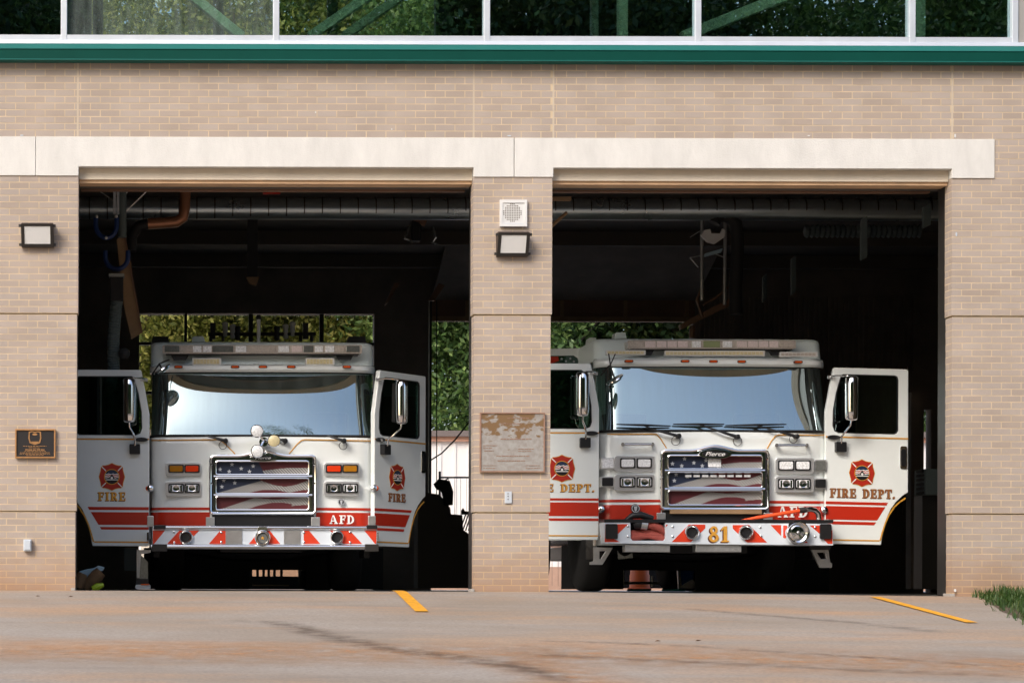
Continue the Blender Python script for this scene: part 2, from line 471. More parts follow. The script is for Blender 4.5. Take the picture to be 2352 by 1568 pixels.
mark_mat('orange_dirt', (0.50, 0.265, 0.12), 0.62)
def leaf_mat(name, c0, c1, c2, tr=0.35):
    m = bpy.data.materials.new(name); m.use_nodes = True
    nt = m.node_tree; b = nt.nodes['Principled BSDF']; out = nt.nodes['Material Output']
    g = nt.nodes.new('ShaderNodeNewGeometry'); cr = nt.nodes.new('ShaderNodeValToRGB')
    e = cr.color_ramp.elements
    e[0].color = (*c0, 1); e[1].color = (*c2, 1); q = e.new(0.6); q.color = (*c1, 1)
    nt.links.new(g.outputs['Random Per Island'], cr.inputs[0]); nt.links.new(cr.outputs[0], b.inputs['Base Color'])
    b.inputs['Roughness'].default_value = 0.5
    t = nt.nodes.new('ShaderNodeBsdfTranslucent'); nt.links.new(cr.outputs[0], t.inputs[0])
    mx = nt.nodes.new('ShaderNodeMixShader'); mx.inputs[0].default_value = tr
    nt.links.new(b.outputs[0], mx.inputs[1]); nt.links.new(t.outputs[0], mx.inputs[2]); nt.links.new(mx.outputs[0], out.inputs[0])
    M[name] = m
leaf_mat('leaf_green', (0.035, 0.08, 0.02), (0.09, 0.17, 0.04), (0.24, 0.34, 0.10))
leaf_mat('leaf_yellow', (0.07, 0.10, 0.02), (0.20, 0.23, 0.045), (0.60, 0.58, 0.18), 0.45)
leaf_mat('leaf_dark', (0.022, 0.05, 0.014), (0.04, 0.08, 0.02), (0.10, 0.12, 0.02))
leaf_mat('grass_blade', (0.03, 0.08, 0.012), (0.05, 0.11, 0.02), (0.10, 0.13, 0.03))
def plaque_mat():
    m = mat('plaque_worn', (0.4, 0.4, 0.38), 0.6)
    nt = m.node_tree; b = nt.nodes['Principled BSDF']
    g = nt.nodes.new('ShaderNodeNewGeometry')
    sp = nt.nodes.new('ShaderNodeSeparateXYZ'); nt.links.new(g.outputs['Position'], sp.inputs[0])
    mp = nt.nodes.new('ShaderNodeMapping'); mp.inputs['Scale'].default_value = (7, 5, 13)
    nt.links.new(g.outputs['Position'], mp.inputs[0])
    n = nt.nodes.new('ShaderNodeTexNoise'); n.inputs['Scale'].default_value = 1.0; n.inputs['Detail'].default_value = 6; n.inputs['Roughness'].default_value = 0.6
    nt.links.new(mp.outputs[0], n.inputs['Vector'])
    hr = nt.nodes.new('ShaderNodeMapRange')       # the patina has come off the upper half
    hr.inputs['From Min'].default_value, hr.inputs['From Max'].default_value = az(1034), az(985)
    hr.inputs['To Min'].default_value, hr.inputs['To Max'].default_value = -0.20, 0.035
    nt.links.new(sp.outputs['Z'], hr.inputs['Value'])
    a = nt.nodes.new('ShaderNodeMath'); a.operation = 'ADD'; nt.links.new(n.outputs[0], a.inputs[0]); nt.links.new(hr.outputs[0], a.inputs[1])
    r = nt.nodes.new('ShaderNodeMapRange'); r.inputs['From Min'].default_value, r.inputs['From Max'].default_value = 0.49, 0.545
    nt.links.new(a.outputs[0], r.inputs['Value'])
    n3 = nt.nodes.new('ShaderNodeTexNoise'); n3.inputs['Scale'].default_value = 25; n3.inputs['Detail'].default_value = 6
    nt.links.new(g.outputs['Position'], n3.inputs['Vector'])
    cr = nt.nodes.new('ShaderNodeValToRGB'); cr.color_ramp.elements[0].position = 0.35; cr.color_ramp.elements[1].position = 0.7
    cr.color_ramp.elements[0].color = (0.27, 0.245, 0.22, 1); cr.color_ramp.elements[1].color = (0.34, 0.335, 0.315, 1)
    nt.links.new(n3.outputs[0], cr.inputs[0])
    mx = nt.nodes.new('ShaderNodeMix'); mx.data_type = 'RGBA'; mx.inputs['B'].default_value = (0.18, 0.105, 0.045, 1)
    nt.links.new(r.outputs[0], mx.inputs['Factor']); nt.links.new(cr.outputs[0], mx.inputs['A'])
    nt.links.new(mx.outputs['Result'], b.inputs['Base Color'])
plaque_mat()
# ------------------------------------------------------------------ ground and apron
def sheet(name, xs, ys, zf, m, kind='structure', parent=None, uv=False):
    b = MB()
    nx = len(xs)
    b.add([(x, y, zf(x, y)) for y in ys for x in xs],
          [(j*nx+i, j*nx+i+1, (j+1)*nx+i+1, (j+1)*nx+i) for j in range(len(ys)-1) for i in range(nx-1)])
    o = b.build(name, m, parent, recalc=False)
    if kind and not parent: o['kind'] = kind
    return o
sheet('ground', [-400, -60, -20, 0.5, 5, 12, 60, 400], [-400, -60, -22, -10, 0.0, 0.4, 13, 60, 400],
      lambda x, y: gz(x, y) - 0.03, mat('ground_earth', (0.20, 0.165, 0.12), 0.95, var=0.2, scale=0.8))
apron = sheet('apron', [-24, -12, -4, 0.5, 2, 3.5, 5, 8], [-34, -22, -14, -8, -4, -1.5, 0.0, 0.26], lambda x, y: gz(x, y), 'concrete')
sheet('bay_floor', [-7, 0, 10], [0.262, 6, 13.3], lambda x, y: -0.004 if x < 5 else -0.05, 'inner_floor')
sheet('rear_yard', [-30, 0, 40], [13.32, 25, 60], lambda x, y: -0.02, mat('yard_concrete', (0.42, 0.38, 0.34), 0.9, var=0.12, scale=0.7))

def ribbon(name, pts, w, m, parent, lift=0.004):
    b = MB(); n = len(pts); vv = []; uvs = []
    for i, (x, y) in enumerate(pts):
        a = Vector(pts[max(i-1, 0)]); c = Vector(pts[min(i+1, n-1)])
        t = (c - a).normalized(); s = Vector((-t.y, t.x)) * (w[i] if isinstance(w, list) else w) / 2
        for sg, v in ((-1, 0.0), (0, 0.5), (1, 1.0)):
            q = Vector((x, y)) + s * sg
            vv.append((q.x, q.y, gz(q.x, q.y) + lift)); uvs.append((i / (n - 1), v))
    ff = [(i*3+j, i*3+j+1, i*3+j+4, i*3+j+3) for i in range(n-1) for j in range(2)]
    b.add(vv, ff)
    o = b.build(name, m, parent, recalc=False)
    ul = o.data.uv_layers.new(name='UVMap')
    for l in o.data.loops: ul.data[l.index].uv = uvs[l.vertex_index]
    return o
def smooth_path(pix, n=40):
    P = [Vector(ground_at(*p)) for p in pix]; out = []
    for i in range(len(P) - 1):
        p0, p1, p2, p3 = P[max(i-1,0)], P[i], P[i+1], P[min(i+2, len(P)-1)]
        for k in range(n // (len(P)-1)):
            t = k / (n // (len(P)-1))
            out.append(tuple(0.5*((2*p1)+(p2-p0)*t+(2*p0-5*p1+4*p2-p3)*t*t+(3*p1-p0-3*p2+p3)*t**3)))
    out.append(tuple(P[-1])); return out
ribbon('tyre_mark', smooth_path([(520,1424),(640,1432),(760,1462),(900,1490),(1040,1508),(1160,1525),(1290,1560)]), 0.42, 'tyre_mark', apron)
ribbon('tyre_mark', smooth_path([(1200,1500),(1400,1512),(1700,1525),(2000,1538),(2352,1548)]), 0.30, 'faint_mark', apron, 0.005)
ribbon('tyre_mark', smooth_path([(1180,1470),(1500,1480),(1800,1497),(2050,1510),(2352,1530)]), 0.22, 'faint_mark', apron, 0.006)
ribbon('tyre_mark', smooth_path([(1040,1520),(1160,1528),(1240,1545),(1320,1575)]), 0.25, 'faint_mark', apron, 0.007)
ribbon('tyre_mark', smooth_path([(1560,1395),(1750,1410),(1950,1425),(2200,1450)]), 0.3, 'faint_mark', apron, 0.005)
ribbon('dirt_streak', smooth_path([(-120,1490),(300,1494),(700,1498),(1100,1503),(1300,1507)]), 2.2, 'orange_dirt', apron, 0.003)
ribbon('dirt_streak', smooth_path([(1150,1500),(1500,1506),(1900,1516),(2352,1525),(2500,1530)]), 2.2, 'orange_dirt', apron, 0.003)
ribbon('dirt_streak', smooth_path([(1150,1520),(1250,1535),(1320,1560),(1360,1590)]), 1.0, 'orange_dirt', apron, 0.0035)
def line(pa, pb, w, label):
    (x0, y0), (x1, y1) = ground_at(*pa), ground_at(*pb)
    b = MB(); n = 6; vv = []
    for i in range(n + 1):
        t = i / n; x = x0 + (x1-x0)*t; y = y0 + (y1-y0)*t
        vv += [(x - w/2, y, gz(x-w/2, y) + 0.009), (x + w/2, y, gz(x+w/2, y) + 0.009)]
    b.add(vv, [(2*i, 2*i+1, 2*i+3, 2*i+2) for i in range(n)])
    b.build('yellow_line', 'line_yellow', recalc=False, label=label, category='painted line')
line((913, 1352), (969, 1405), 0.115, 'short yellow line painted on the apron before the left doorway')
line((2010, 1365.5), (2232, 1424), 0.10, 'long thin yellow line painted on the apron by the grass')

# ------------------------------------------------------------------ the fire station
st = thing('fire_station', (0, 0, 0), 'tan brick fire station with two open bays under a white lintel', 'building')
PITCH = 0.1946
BH = 0.0560
YA, YB, YC = 719.5, 404.5, 1173.0
secs = [(az(719.5), az(404.5), 21, 0.0), (az(1173), az(719.5), 30, 0.011), (az(1173) - 13*0.0656, az(1173), 13, 0.022)]
rest = MB()
SHARED = {}
def put_brick(parent, x0, x1, y0, y1, z0, z1, own):
    if not own:
        rest.box(x0, x1, y0, y1, z0, z1); return
    key = (round(x1-x0, 3), round(y1-y0, 3), round(z1-z0, 3))
    if key not in SHARED:
        w, d, h = key
        b = MB().box(-w/2, w/2, 0, d, -h/2, h/2)
        me = bpy.data.meshes.new('brick'); me.from_pydata(b.v, [], b.f); me.materials.append(M['brick']); SHARED[key] = me
    o = bpy.data.objects.new('brick', SHARED[key]); COL.objects.link(o)
    o.parent = parent
    o.location = Vector(((x0+x1)/2, y0, (z0+z1)/2)) - ORG[parent.name]
def pier(x0, x1, lopen, ropen, own):
    core = MB()
    for (z0, z1, n, ins) in secs:
        a = x0 + (ins if lopen else 0); c = x1 - (ins if ropen else 0)
        core.box(a + 0.0012, c - 0.0012, ins + 0.0012, 0.20, z0, z1 - (0.012 if ins else 0))
        if ins: core.box(a + 0.02, c - 0.02, ins + 0.02, 0.19, z1 - 0.012, z1)
    o = core.build('brick_pier', 'mortar', st)
    for (z0, z1, n, ins) in secs:
        a = x0 + (ins if lopen else 0); c = x1 - (ins if ropen else 0)
        top = z1 - (0.013 if ins else 0.0)
        hp = (top - z0) / n
        for i in range(n):
            zb = z0 + hp * i + 0.0046; zt = min(zb + BH, z0 + hp*(i+1) - 0.0046)
            w = c - a; ed = []
            full = i % 2 == 0
            if lopen and ropen:
                p = w / 4
                ed = [a + p*k for k in range(5)] if full else [a, a + p/2] + [a + p/2 + p*k for k in (1, 2, 3)] + [c]
            elif lopen:
                ed = [a] if full else [a, a + PITCH/2]
                while ed[-1] < c: ed.append(ed[-1] + PITCH)
            else:
                ed = [c] if full else [c, c - PITCH/2]
                while ed[-1] > a: ed.append(ed[-1] - PITCH)
                ed = ed[::-1]
            for k in range(len(ed) - 1):
                cl, cr_ = lopen and k == 0, ropen and k == len(ed) - 2
                b0 = ed[k] + (0 if cl else 0.0046); b1 = ed[k+1] - (0 if cr_ else 0.0046)
                d = 0.192 if (not full and (cl or cr_)) else 0.092
                j = random.uniform(-0.0006, 0.0005)
                put_brick(o, b0, b1, ins + j, ins + d, zb, zt, own)
                if full and cl: rest.box(a, a + 0.09, ins + 0.101, 0.196, zb, zt)
                if full and cr_: rest.box(c - 0.09, c, ins + 0.101, 0.196, zb, zt)
    return o
pier(ax(-140), ax(177.5), False, True, False)
pier(ax(1085), ax(1266), True, True, True)
pier(ax(2184), ax(2480), True, False, False)
# upper wall
wall = MB()
ZU0, ZU1 = az(315), az(145)
wall.box(ax(-140), ax(2480), 0.0012, 0.20, ZU0, ZU1)
wall.box(ax(2281.5), ax(2480), 0.0012, 0.20, az(404.5), ZU0 - 0.001)
wall.build('brick_wall', 'mortar', st)
def courses(xa, xb, z0, z1, n, phase, i0=0):
    hp = (z1 - z0) / n
    for i in range(n):
        zb = z0 + hp*i + 0.0046; zt = z0 + hp*(i+1) - 0.0046
        x = xa - PITCH * (phase + 0.5 * ((i + i0) % 2))
        while x < xb:
            a, c = max(x + 0.0046, xa + 0.003), min(x + PITCH - 0.0046, xb - 0.003)
            if c - a > 0.012:
                j = random.uniform(-0.0006, 0.0005)
                rest.box(a, c, j, 0.092, zb, zt)
            x += PITCH
cj = [-140, 175.5, 1085, 1268, 2184, 2480]
for k in range(5):
    courses(ax(cj[k]) + 0.006, ax(cj[k+1]) - 0.006, ZU0, ZU1, 11, random.random())
courses(ax(2281.5) + 0.004, ax(2480), az(404.5), ZU0, 6, 0.3)
for k in cj[1:5]: MB().box(ax(k) - 0.006, ax(k) + 0.006, 0.0004, 0.02, ZU0, ZU1).build('wall_joint', 'sealant', st)
rest.build('brick', 'brick', st, recalc=False, kind='stuff')
# lintel blocks
def zz(pts): return [(ax(p[0]), az(p[1])) for p in pts]
MB().prism(zz([(-140,315),(79,315),(79,404.5),(-140,404.5)]), -0.012, 0.198).build('lintel', 'precast', st, bevel=0.004)
MB().prism(zz([(80,315),(1177.4,315),(1177.4,404.5),(1085,404.5),(1085,383.5),(178,383.5),(178,404.5),(80,404.5)]), -0.012, 0.198).build('lintel', 'precast', st, bevel=0.004)
MB().prism(zz([(1178.8,315),(2281,315),(2281,404.5),(2183,404.5),(2183,383.5),(1268,383.5),(1268,404.5),(1178.8,404.5)]), -0.012, 0.198).build('lintel', 'precast', st, bevel=0.004)
for (a, c) in ((178.5, 1084.5), (1268.5, 2182.5)):
    MB().box(ax(a), ax(c), 0.085, 0.196, az(409), az(383.5) - 0.001).build('door_header', 'precast_warm_shade', st)
    MB().box(ax(a), ax(c), 0.11, 0.30, az(416.5), az(409) - 0.001).build('door_soffit', 'tan_metal', st)
    MB().box(ax(a) , ax(c), 0.62, 0.70, at(0,437,0.62).z, at(0,429,0.62).z).build('door_rail', 'brown_beam', st)
    MB().box(ax(a) - 0.25, ax(c) + 0.25, 0.302, 0.62, at(0,424,0.4).z, 5.05).build('door_hood', 'inner_ceiling', st)
# dark steel jambs behind the brick reveals
for (x, w) in ((170, -14), (1084, 14), (1268, -14), (2186, 16)):
    pass
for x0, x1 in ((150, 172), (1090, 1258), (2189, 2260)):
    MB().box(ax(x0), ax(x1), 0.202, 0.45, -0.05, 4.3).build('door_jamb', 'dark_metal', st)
# green band, flashing, sill
def xprof(name, pts, m, x0=-140, x1=2480, bev=0):
    b = MB(); X0, X1 = ax(x0), ax(x1); n = len(pts)
    b.add([(X0, p[0], p[1]) for p in pts] + [(X1, p[0], p[1]) for p in pts],
          [tuple(range(n)), tuple(range(n, 2*n))] + [(i, (i+1) % n, (i+1) % n + n, i + n) for i in range(n)])
    return b.build(name, m, st, bevel=bev)
xprof('green_band', [(-0.002, az(118)), (-0.115, az(120)), (-0.115, az(142.5)), (-0.002, az(142.5))], 'green_metal')
xprof('green_flashing', [(-0.002, az(104.5)), (-0.065, az(105)), (-0.122, az(119)), (-0.122, az(119.9)), (-0.002, az(117.8))], 'green_trim')
xprof('band_lip', [(-0.002, az(142.8)), (-0.126, az(142.8)), (-0.126, az(145)), (-0.002, az(146))], 'green_trim')
xprof('window_sill', [(-0.001, az(92)), (-0.055, az(96)), (-0.062, az(104.3)), (-0.001, az(104.3))], 'aluminium', x1=2480)
xprof('window_rail', [(0.09, az(82)), (-0.03, az(82.5)), (-0.03, az(96)), (0.09, az(96))], 'aluminium', x1=2332)
mull = [143.5, 630.5, 1114, 1598.5, 2090, 2325.5]
WT = az(-420)
for i, x in enumerate(mull):
    MB().box(ax(x - 7), ax(x + 7), -0.035, 0.095, az(95) + 0.001, WT).build('window_mullion', 'aluminium', st, bevel=0.004)
edges = [-140] + mull
for i in range(6):
    pane = MB().box(ax(edges[i] + (7 if i else 0)) + 0.001, ax(edges[i+1] - 7) - 0.001, 0.03, 0.036, az(82) + 0.001, WT)
    pane.build('window_pane', 'upper_glass_dirty' if i == 1 else 'upper_glass', st)
MB().box(ax(2333), ax(2480), -0.02, 0.2, az(97), WT).build('corner_panel', 'grey_panel', st)
MB().box(ax(-140), ax(2480), 0.0, 0.2, WT + 0.002, WT + 2.2).build('upper_wall', 'grey_panel', st)
# upper storey shell
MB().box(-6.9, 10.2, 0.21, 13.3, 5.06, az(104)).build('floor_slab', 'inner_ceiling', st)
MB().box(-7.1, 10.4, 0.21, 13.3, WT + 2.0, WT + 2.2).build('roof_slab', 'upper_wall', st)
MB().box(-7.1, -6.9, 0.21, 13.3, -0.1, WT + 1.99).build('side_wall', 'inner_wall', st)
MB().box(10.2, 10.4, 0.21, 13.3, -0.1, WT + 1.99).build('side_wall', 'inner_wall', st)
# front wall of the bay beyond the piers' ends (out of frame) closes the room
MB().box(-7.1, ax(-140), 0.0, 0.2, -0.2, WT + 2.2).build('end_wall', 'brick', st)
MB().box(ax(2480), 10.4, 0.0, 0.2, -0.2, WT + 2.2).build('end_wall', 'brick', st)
# rear glazing of the upper storey
MB().box(-6.9, -4.6, 13.05, 13.25, az(104) + 0.002, WT + 1.99).build('upper_rear_wall', 'upper_wall', st)
MB().box(1.0, 10.2, 13.05, 13.25, az(104) + 0.002, WT + 1.99).build('upper_rear_wall', 'upper_wall', st)
for x in (-4.5, -2.6, -0.8, 0.9):
    MB().box(x - 0.08, x + 0.08, 13.08, 13.28, az(104) + 0.003, WT + 1.98).build('upper_column', 'upper_wall', st)
MB().box(-4.6, 1.0, 13.1, 13.22, 8.15, 8.35).build('upper_rail', 'upper_wall', st)
# steel braces behind the glass
def brace(p, q, w, Y, m='green_brace'):
    a, c = at(*p, Y), at(*q, Y)
    d = (c - a).normalized(); s = Vector((-d.z, 0, d.x)) * (w * S / 2)
    a2, c2 = a, c
    b = MB(); vv = []
    for y in (Y, Y + 0.12):
        for pt, sg in ((a2, 1), (a2, -1), (c2, -1), (c2, 1)):
            vv.append((pt.x + s.x*sg, y, pt.z + s.z*sg))
    b.add(vv, [(0,1,2,3),(7,6,5,4),(0,4,5,1),(1,5,6,2),(2,6,7,3),(3,7,4,0)])
    return b.build('steel_brace', m, st)
def ext(p, q, t0, t1):
    return ((p[0]+(q[0]-p[0])*t0, p[1]+(q[1]-p[1])*t0), (p[0]+(q[0]-p[0])*t1, p[1]+(q[1]-p[1])*t1))
for p, q, w, Y in (((455,0),(556,82),20,0.40), ((831,0),(712,82),20,0.40), ((907,0),(790,82),19,0.75), ((1778,0),(1570,83),24,0.40)):
    brace(*ext(p, q, -3.5, 1.0), w, Y)
brace((1432,-400),(1432,84), 21, 0.56); brace((1367,-400),(1367,84), 17, 2.4); brace((2115.5,-400),(2115.5,84), 21, 0.56)

# ------------------------------------------------------------------ rear wall and rear doors
YR = 13.0
def rx(x): return at(x, HY, YR).x
def rz(y): return at(VX, y, YR).z
rw = MB()
op = [(318, 858, 719), (990, 1590, 733), (2121, 2138, 935)]
xs = [-6.9] + [rx(v) for o in op for v in o[:2]] + [10.2]
for k in range(0, 8, 2): rw.box(xs[k], xs[k+1], YR, YR + 0.25, -0.1, 5.05)
for o in op: rw.box(rx(o[0]), rx(o[1]), YR, YR + 0.25, rz(o[2]), 5.05)
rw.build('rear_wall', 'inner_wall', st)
for i in range(44):
    x = 1604 + i*11.4
    MB().box(rx(x), rx(x + 5), YR - 0.025, YR - 0.001, 1.2, 4.6).build('wall_rib', 'inner_wall', st)
rd = thing('glazed_door', (rx(588), YR + 0.1, 0), 'closed rear overhead door with glass panes behind the left truck', 'overhead door')
cols = [318, 425, 575, 738, 858]
rows = [719, 787, 900, 1010, 1120, 1230, 1343]
for x in cols[1:-1]:
    w = 5 if x != 425 else 3.5
    MB().box(rx(x - w), rx(x + w), YR + 0.08, YR + 0.13, 0.0, rz(719)).build('stile', 'dark_metal', rd)
MB().box(rx(318), rx(858), YR + 0.07, YR + 0.14, 0.0, rz(1322)).build('kick_panel', 'dark_metal', rd)
for x in (592, 606, 618, 631, 647): MB().box(rx(x - 3), rx(x + 3), YR + 0.085, YR + 0.125, 0.0, rz(1300)).build('stile', 'dark_metal', rd)
for y in rows[1:]:
    MB().box(rx(318), rx(858), YR + 0.075, YR + 0.135, rz(y + 4), rz(y - 3)).build('rail', 'dark_metal', rd)
for i in range(4):
    for j in range(6):
        MB().box(rx(cols[i]) + 0.036, rx(cols[i+1]) - 0.036, YR + 0.10, YR + 0.106, rz(rows[j+1]) + 0.024, rz(rows[j]) - 0.03).build('pane', 'rear_glass', rd)
# raised sectional door, right bay
od = thing('raised_door', (rx(1290), YR - 0.6, 4.0), 'brown rear overhead door drawn up above the right truck', 'overhead door')
YD = YR - 0.5
MB().dbox(992, 1596, 690, 727, YD, 0.05).build('door_panel', 'brown_beam', od)
MB().dbox(990, 1600, 727.5, 737, YD - 0.03, 0.08).build('bottom_rail', 'tan_board', od)
for x in (1073, 1291, 1437, 1578):
    MB().dbox(x - 4, x + 4, 690, 727, YD - 0.025, 0.024).build('rib', 'tan_board', od)
pts = [(992, 689), (1596, 689)]
a, c = at(992, 689, YD), at(1596, 689, YD)
MB().add([(a.x, YD, a.z), (c.x, YD, c.z), (c.x, YD - 2.2, c.z + 0.75), (a.x, YD - 2.2, a.z + 0.75),
          (a.x, YD, a.z + 0.05), (c.x, YD, c.z + 0.05), (c.x, YD - 2.2, c.z + 0.8), (a.x, YD - 2.2, a.z + 0.8)],
         [(0,1,2,3),(7,6,5,4),(0,4,5,1),(1,5,6,2),(2,6,7,3),(3,7,4,0)]).build('upper_panel', 'inner_wall', od)
# ceiling joists
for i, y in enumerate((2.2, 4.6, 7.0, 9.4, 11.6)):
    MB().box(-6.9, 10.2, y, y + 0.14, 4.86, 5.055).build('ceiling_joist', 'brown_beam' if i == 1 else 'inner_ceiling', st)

# ------------------------------------------------------------------ things on the front of the station
def wall_light(x0, x1, y0, y1, label):
    t = thing('wall_light', (ax((x0+x1)/2), 0, az(y1)), label, 'wall light', 'wall lights on the brick piers')
    X0, X1, Z0, Z1 = ax(x0), ax(x1), az(y1), az(y0)
    h = MB(); w = X1 - X0; hh = Z1 - Z0
    # wedge housing: deep at the top, shallow at the foot
    h.add([(X0, 0.0, Z0), (X1, 0.0, Z0), (X1, 0.0, Z1), (X0, 0.0, Z1),
           (X0, -0.05, Z0), (X1, -0.05, Z0), (X1 - 0.004, -0.155, Z1 - 0.03), (X0 + 0.004, -0.155, Z1 - 0.03), (X1 - 0.004, -0.12, Z1), (X0 + 0.004, -0.12, Z1)],
          [(4,5,6,7),(7,6,8,9),(9,8,2,3),(0,1,5,4),(0,4,7,9,3),(1,2,8,6,5)])
    h.build('housing', 'lamp_brown', t, bevel=0.004)
    f = MB()
    def fp(u, v, o): # on the sloping front
        return (X0 + u*w, -0.05 - 0.105*v*hh/(hh-0.03) - o, Z0 + v*hh)
    def fbox(b, u0, u1, v0, v1, o0, o1):
        b.add([fp(u0,v0,o0),fp(u1,v0,o0),fp(u1,v1,o0),fp(u0,v1,o0),fp(u0,v0,o1),fp(u1,v0,o1),fp(u1,v1,o1),fp(u0,v1,o1)],
              [(0,1,2,3),(4,5,6,7),(0,1,5,4),(1,2,6,5),(2,3,7,6),(3,0,4,7)])
    fbox(f, 0, 1, 0, 0.12, 0.0, 0.012); fbox(f, 0, 1, 0.82, 0.92, 0.0, 0.012)
    fbox(f, 0, 0.10, 0.12, 0.82, 0.0, 0.012); fbox(f, 0.90, 1, 0.12, 0.82, 0.0, 0.012)
    f.build('lens_frame', 'dark_metal', t)
    l = MB(); fbox(l, 0.10, 0.90, 0.12, 0.82, 0.0015, 0.008); l.build('lens', 'lamp_glass', t)
    for u in (-0.035, 1.035):
        for v in (0.1, 0.86):
            s = MB(); p = fp(u, v, 0); s.box(p[0] - 0.012, p[0] + 0.012, p[1], p[1] + 0.03, p[2] - 0.012, p[2] + 0.012); s.build('screw', 'dark_metal', t)
wall_light(48, 122, 517, 570, 'brown wall light with white lens on the leftmost brick pier')
wall_light(1137, 1209, 534, 588, 'brown wall light with white lens below the square speaker')
sp = thing('speaker', (ax(1176), 0, az(519)), 'square white speaker with round grille of holes on middle pier', 'speaker')
MB().box(ax(1145), ax(1207), -0.028, 0.002, az(519), az(458)).build('face_plate', 'white_plastic', sp, bevel=0.003)
MB().prism(zz([(1145,458),(1207,458),(1207,519),(1145,519)]), -0.036, -0.029, holes=[zz([(1151,465),(1201,465),(1201,513),(1151,513)])]).build('rim', 'white_plastic', sp)
hl = MB()
for i in range(-5, 6):
    for j in range(-5, 6):
        if i*i + j*j <= 27: hl.dprism(circ(1177 + i*3.95, 488.5 + j*3.95, 1.25, 8), -0.0305, 0.002)
hl.build('grille_hole', 'hole', sp, kind='stuff')
MB().box(ax(1154), ax(1200), -0.034, -0.029, az(513.5), az(512)).build('trim_line', 'pale_plastic', sp)
def text_dashes(b, rows, Y, mi=0, t=0.002):
    for (x0, x1, y, h) in rows:
        x = x0
        while x < x1:
            w = min(random.uniform(3, 9), x1 - x)
            yy = y + random.uniform(-0.25, 0.25)
            b.dbox(x, x + w, yy, yy + h, Y, t, mi); x += w + random.uniform(0.8, 1.8)
pq = thing('plaque', (ax(80), 0, az(1053)), 'black plaque with raised bronze shield and lettering in bronze frame', 'plaque')
MB().box(ax(36), ax(125), -0.016, 0.002, az(1051), az(988)).build('face', 'plaque_black', pq)
MB().prism(zz([(34,986),(127,986),(127,1053),(34,1053)]), -0.028, 0.002, holes=[zz([(37.5,989.5),(123.5,989.5),(123.5,1049.5),(37.5,1049.5)])]).build('frame', 'bronze', pq, bevel=0.002)
sh = MB()
shp = [(66,991),(73,989.5),(80,991.5),(87,989.5),(94,991),(95,1006),(92,1017),(80,1021),(68,1017),(65,1006)]
shin = [(80 + (x-80)*0.80, 1004.5 + (y-1004.5)*0.84) for x, y in shp]
sh.dprism(shp, -0.022, 0.006, holes=[shin])
sh.dprism(circ(80, 997, 6, 10, 2.6), -0.021, 0.005); sh.dprism([(70,1013.5),(90,1013.5),(86,1016.5),(80,1018),(74,1016.5)], -0.021, 0.005)
sh.build('shield', 'bronze', pq)
lt = MB()
text_dashes(lt, [(53,107,1023.5,1.4),(66,92,1027,1.2),(58,102,1031,2.6),(56,105,1035.5,1.2),(46,114,1038.5,1.3),(45,115,1041.5,1.3),(60,100,1044.5,1.1)], -0.019)
lt.build('raised_lettering', 'bronze', pq)
pw = thing('plaque', (ax(1176), 0, az(1082)), 'large weathered grey plaque with brown patches on the middle pier', 'plaque')
MB().box(ax(1103), ax(1248), -0.014, 0.015, az(1080.5), az(947)).build('face', 'plaque_worn', pw)
mat('frame_brown', (0.27, 0.16, 0.11), 0.6, var=0.2, scale=20)
MB().prism(zz([(1101,945),(1250,945),(1250,1082),(1101,1082)]), -0.022, 0.015, holes=[zz([(1104,948),(1247,948),(1247,1079),(1104,1079)])]).build('frame', 'frame_brown', pw)
lt = MB()
text_dashes(lt, [(1150,1222,1007,2.0),(1110,1142,1022,1.6),(1110,1130,1028,1.6),(1112,1134,1034,1.6),(1190,1226,1030,1.8),(1190,1222,1035,1.6),
                 (1140,1216,1046,1.8),(1143,1206,1057,1.8),(1110,1140,1068,1.4),(1110,1140,1074,1.4),(1208,1240,1068,1.4),(1208,1240,1074,1.4),(1165,1215,959,1.6),(1150,1200,972,1.6)], -0.0165)
lt.build('raised_lettering', 'frame_brown', pw)
ob = thing('outlet', (ax(1167), 0.02, az(1153)), 'small pale outlet plate below the weathered plaque', 'outlet')
MB().box(ax(1159), ax(1175), -0.006, 0.02, az(1153), az(1126)).build('cover', 'pale_plastic', ob, bevel=0.003)
for y in (1133, 1139, 1146): MB().dprism(circ(1167, y, 1.3, 8), -0.009, 0.004).build('socket_hole', 'hole', ob)
oc = thing('outlet_box', (ax(63), 0.02, az(1266)), 'small grey outlet box low on the leftmost pier', 'outlet')
MB().box(ax(54), ax(72), -0.035, 0.024, az(1266), az(1239)).build('box', 'pale_plastic', oc, bevel=0.006)
MB().box(ax(56), ax(70), -0.042, -0.0355, az(1263), az(1242)).build('lid', 'pale_plastic', oc, bevel=0.003)
for x, y in ((63, 1250), (63, 1257)):
    pass
# white paint flecks on the brick
for i, (x, y, w, h) in enumerate(((1170, 312, 9, 3), (725, 258, 3, 4), (2194, 312, 4, 9), (2197, 538, 4, 10), (1858, 312, 6, 2.5), (2194, 1355, 5, 7), (50, 311, 8, 3), (900, 297, 3, 4), (1907, 256, 3, 3))):
    MB().dprism([(x-w/2,y-h*.3),(x,y-h/2),(x+w/2,y-h*.2),(x+w*.4,y+h*.4),(x-w*.1,y+h/2),(x-w/2,y+h*.2)], -0.004, 0.008).build('paint_fleck', 'white_plastic' if i % 3 else 'pale_plastic', st)
# stone foot blocks at the door corners
for x0, x1 in ((163, 172.5), (1082, 1090), (2182, 2194)):
    z = gz(ax(x1), -0.01)
    MB().box(ax(x0), ax(x1), 0.005, 0.2, z - 0.05, z + 0.028).build('corner_guard', 'guard_stone', st, bevel=0.004)
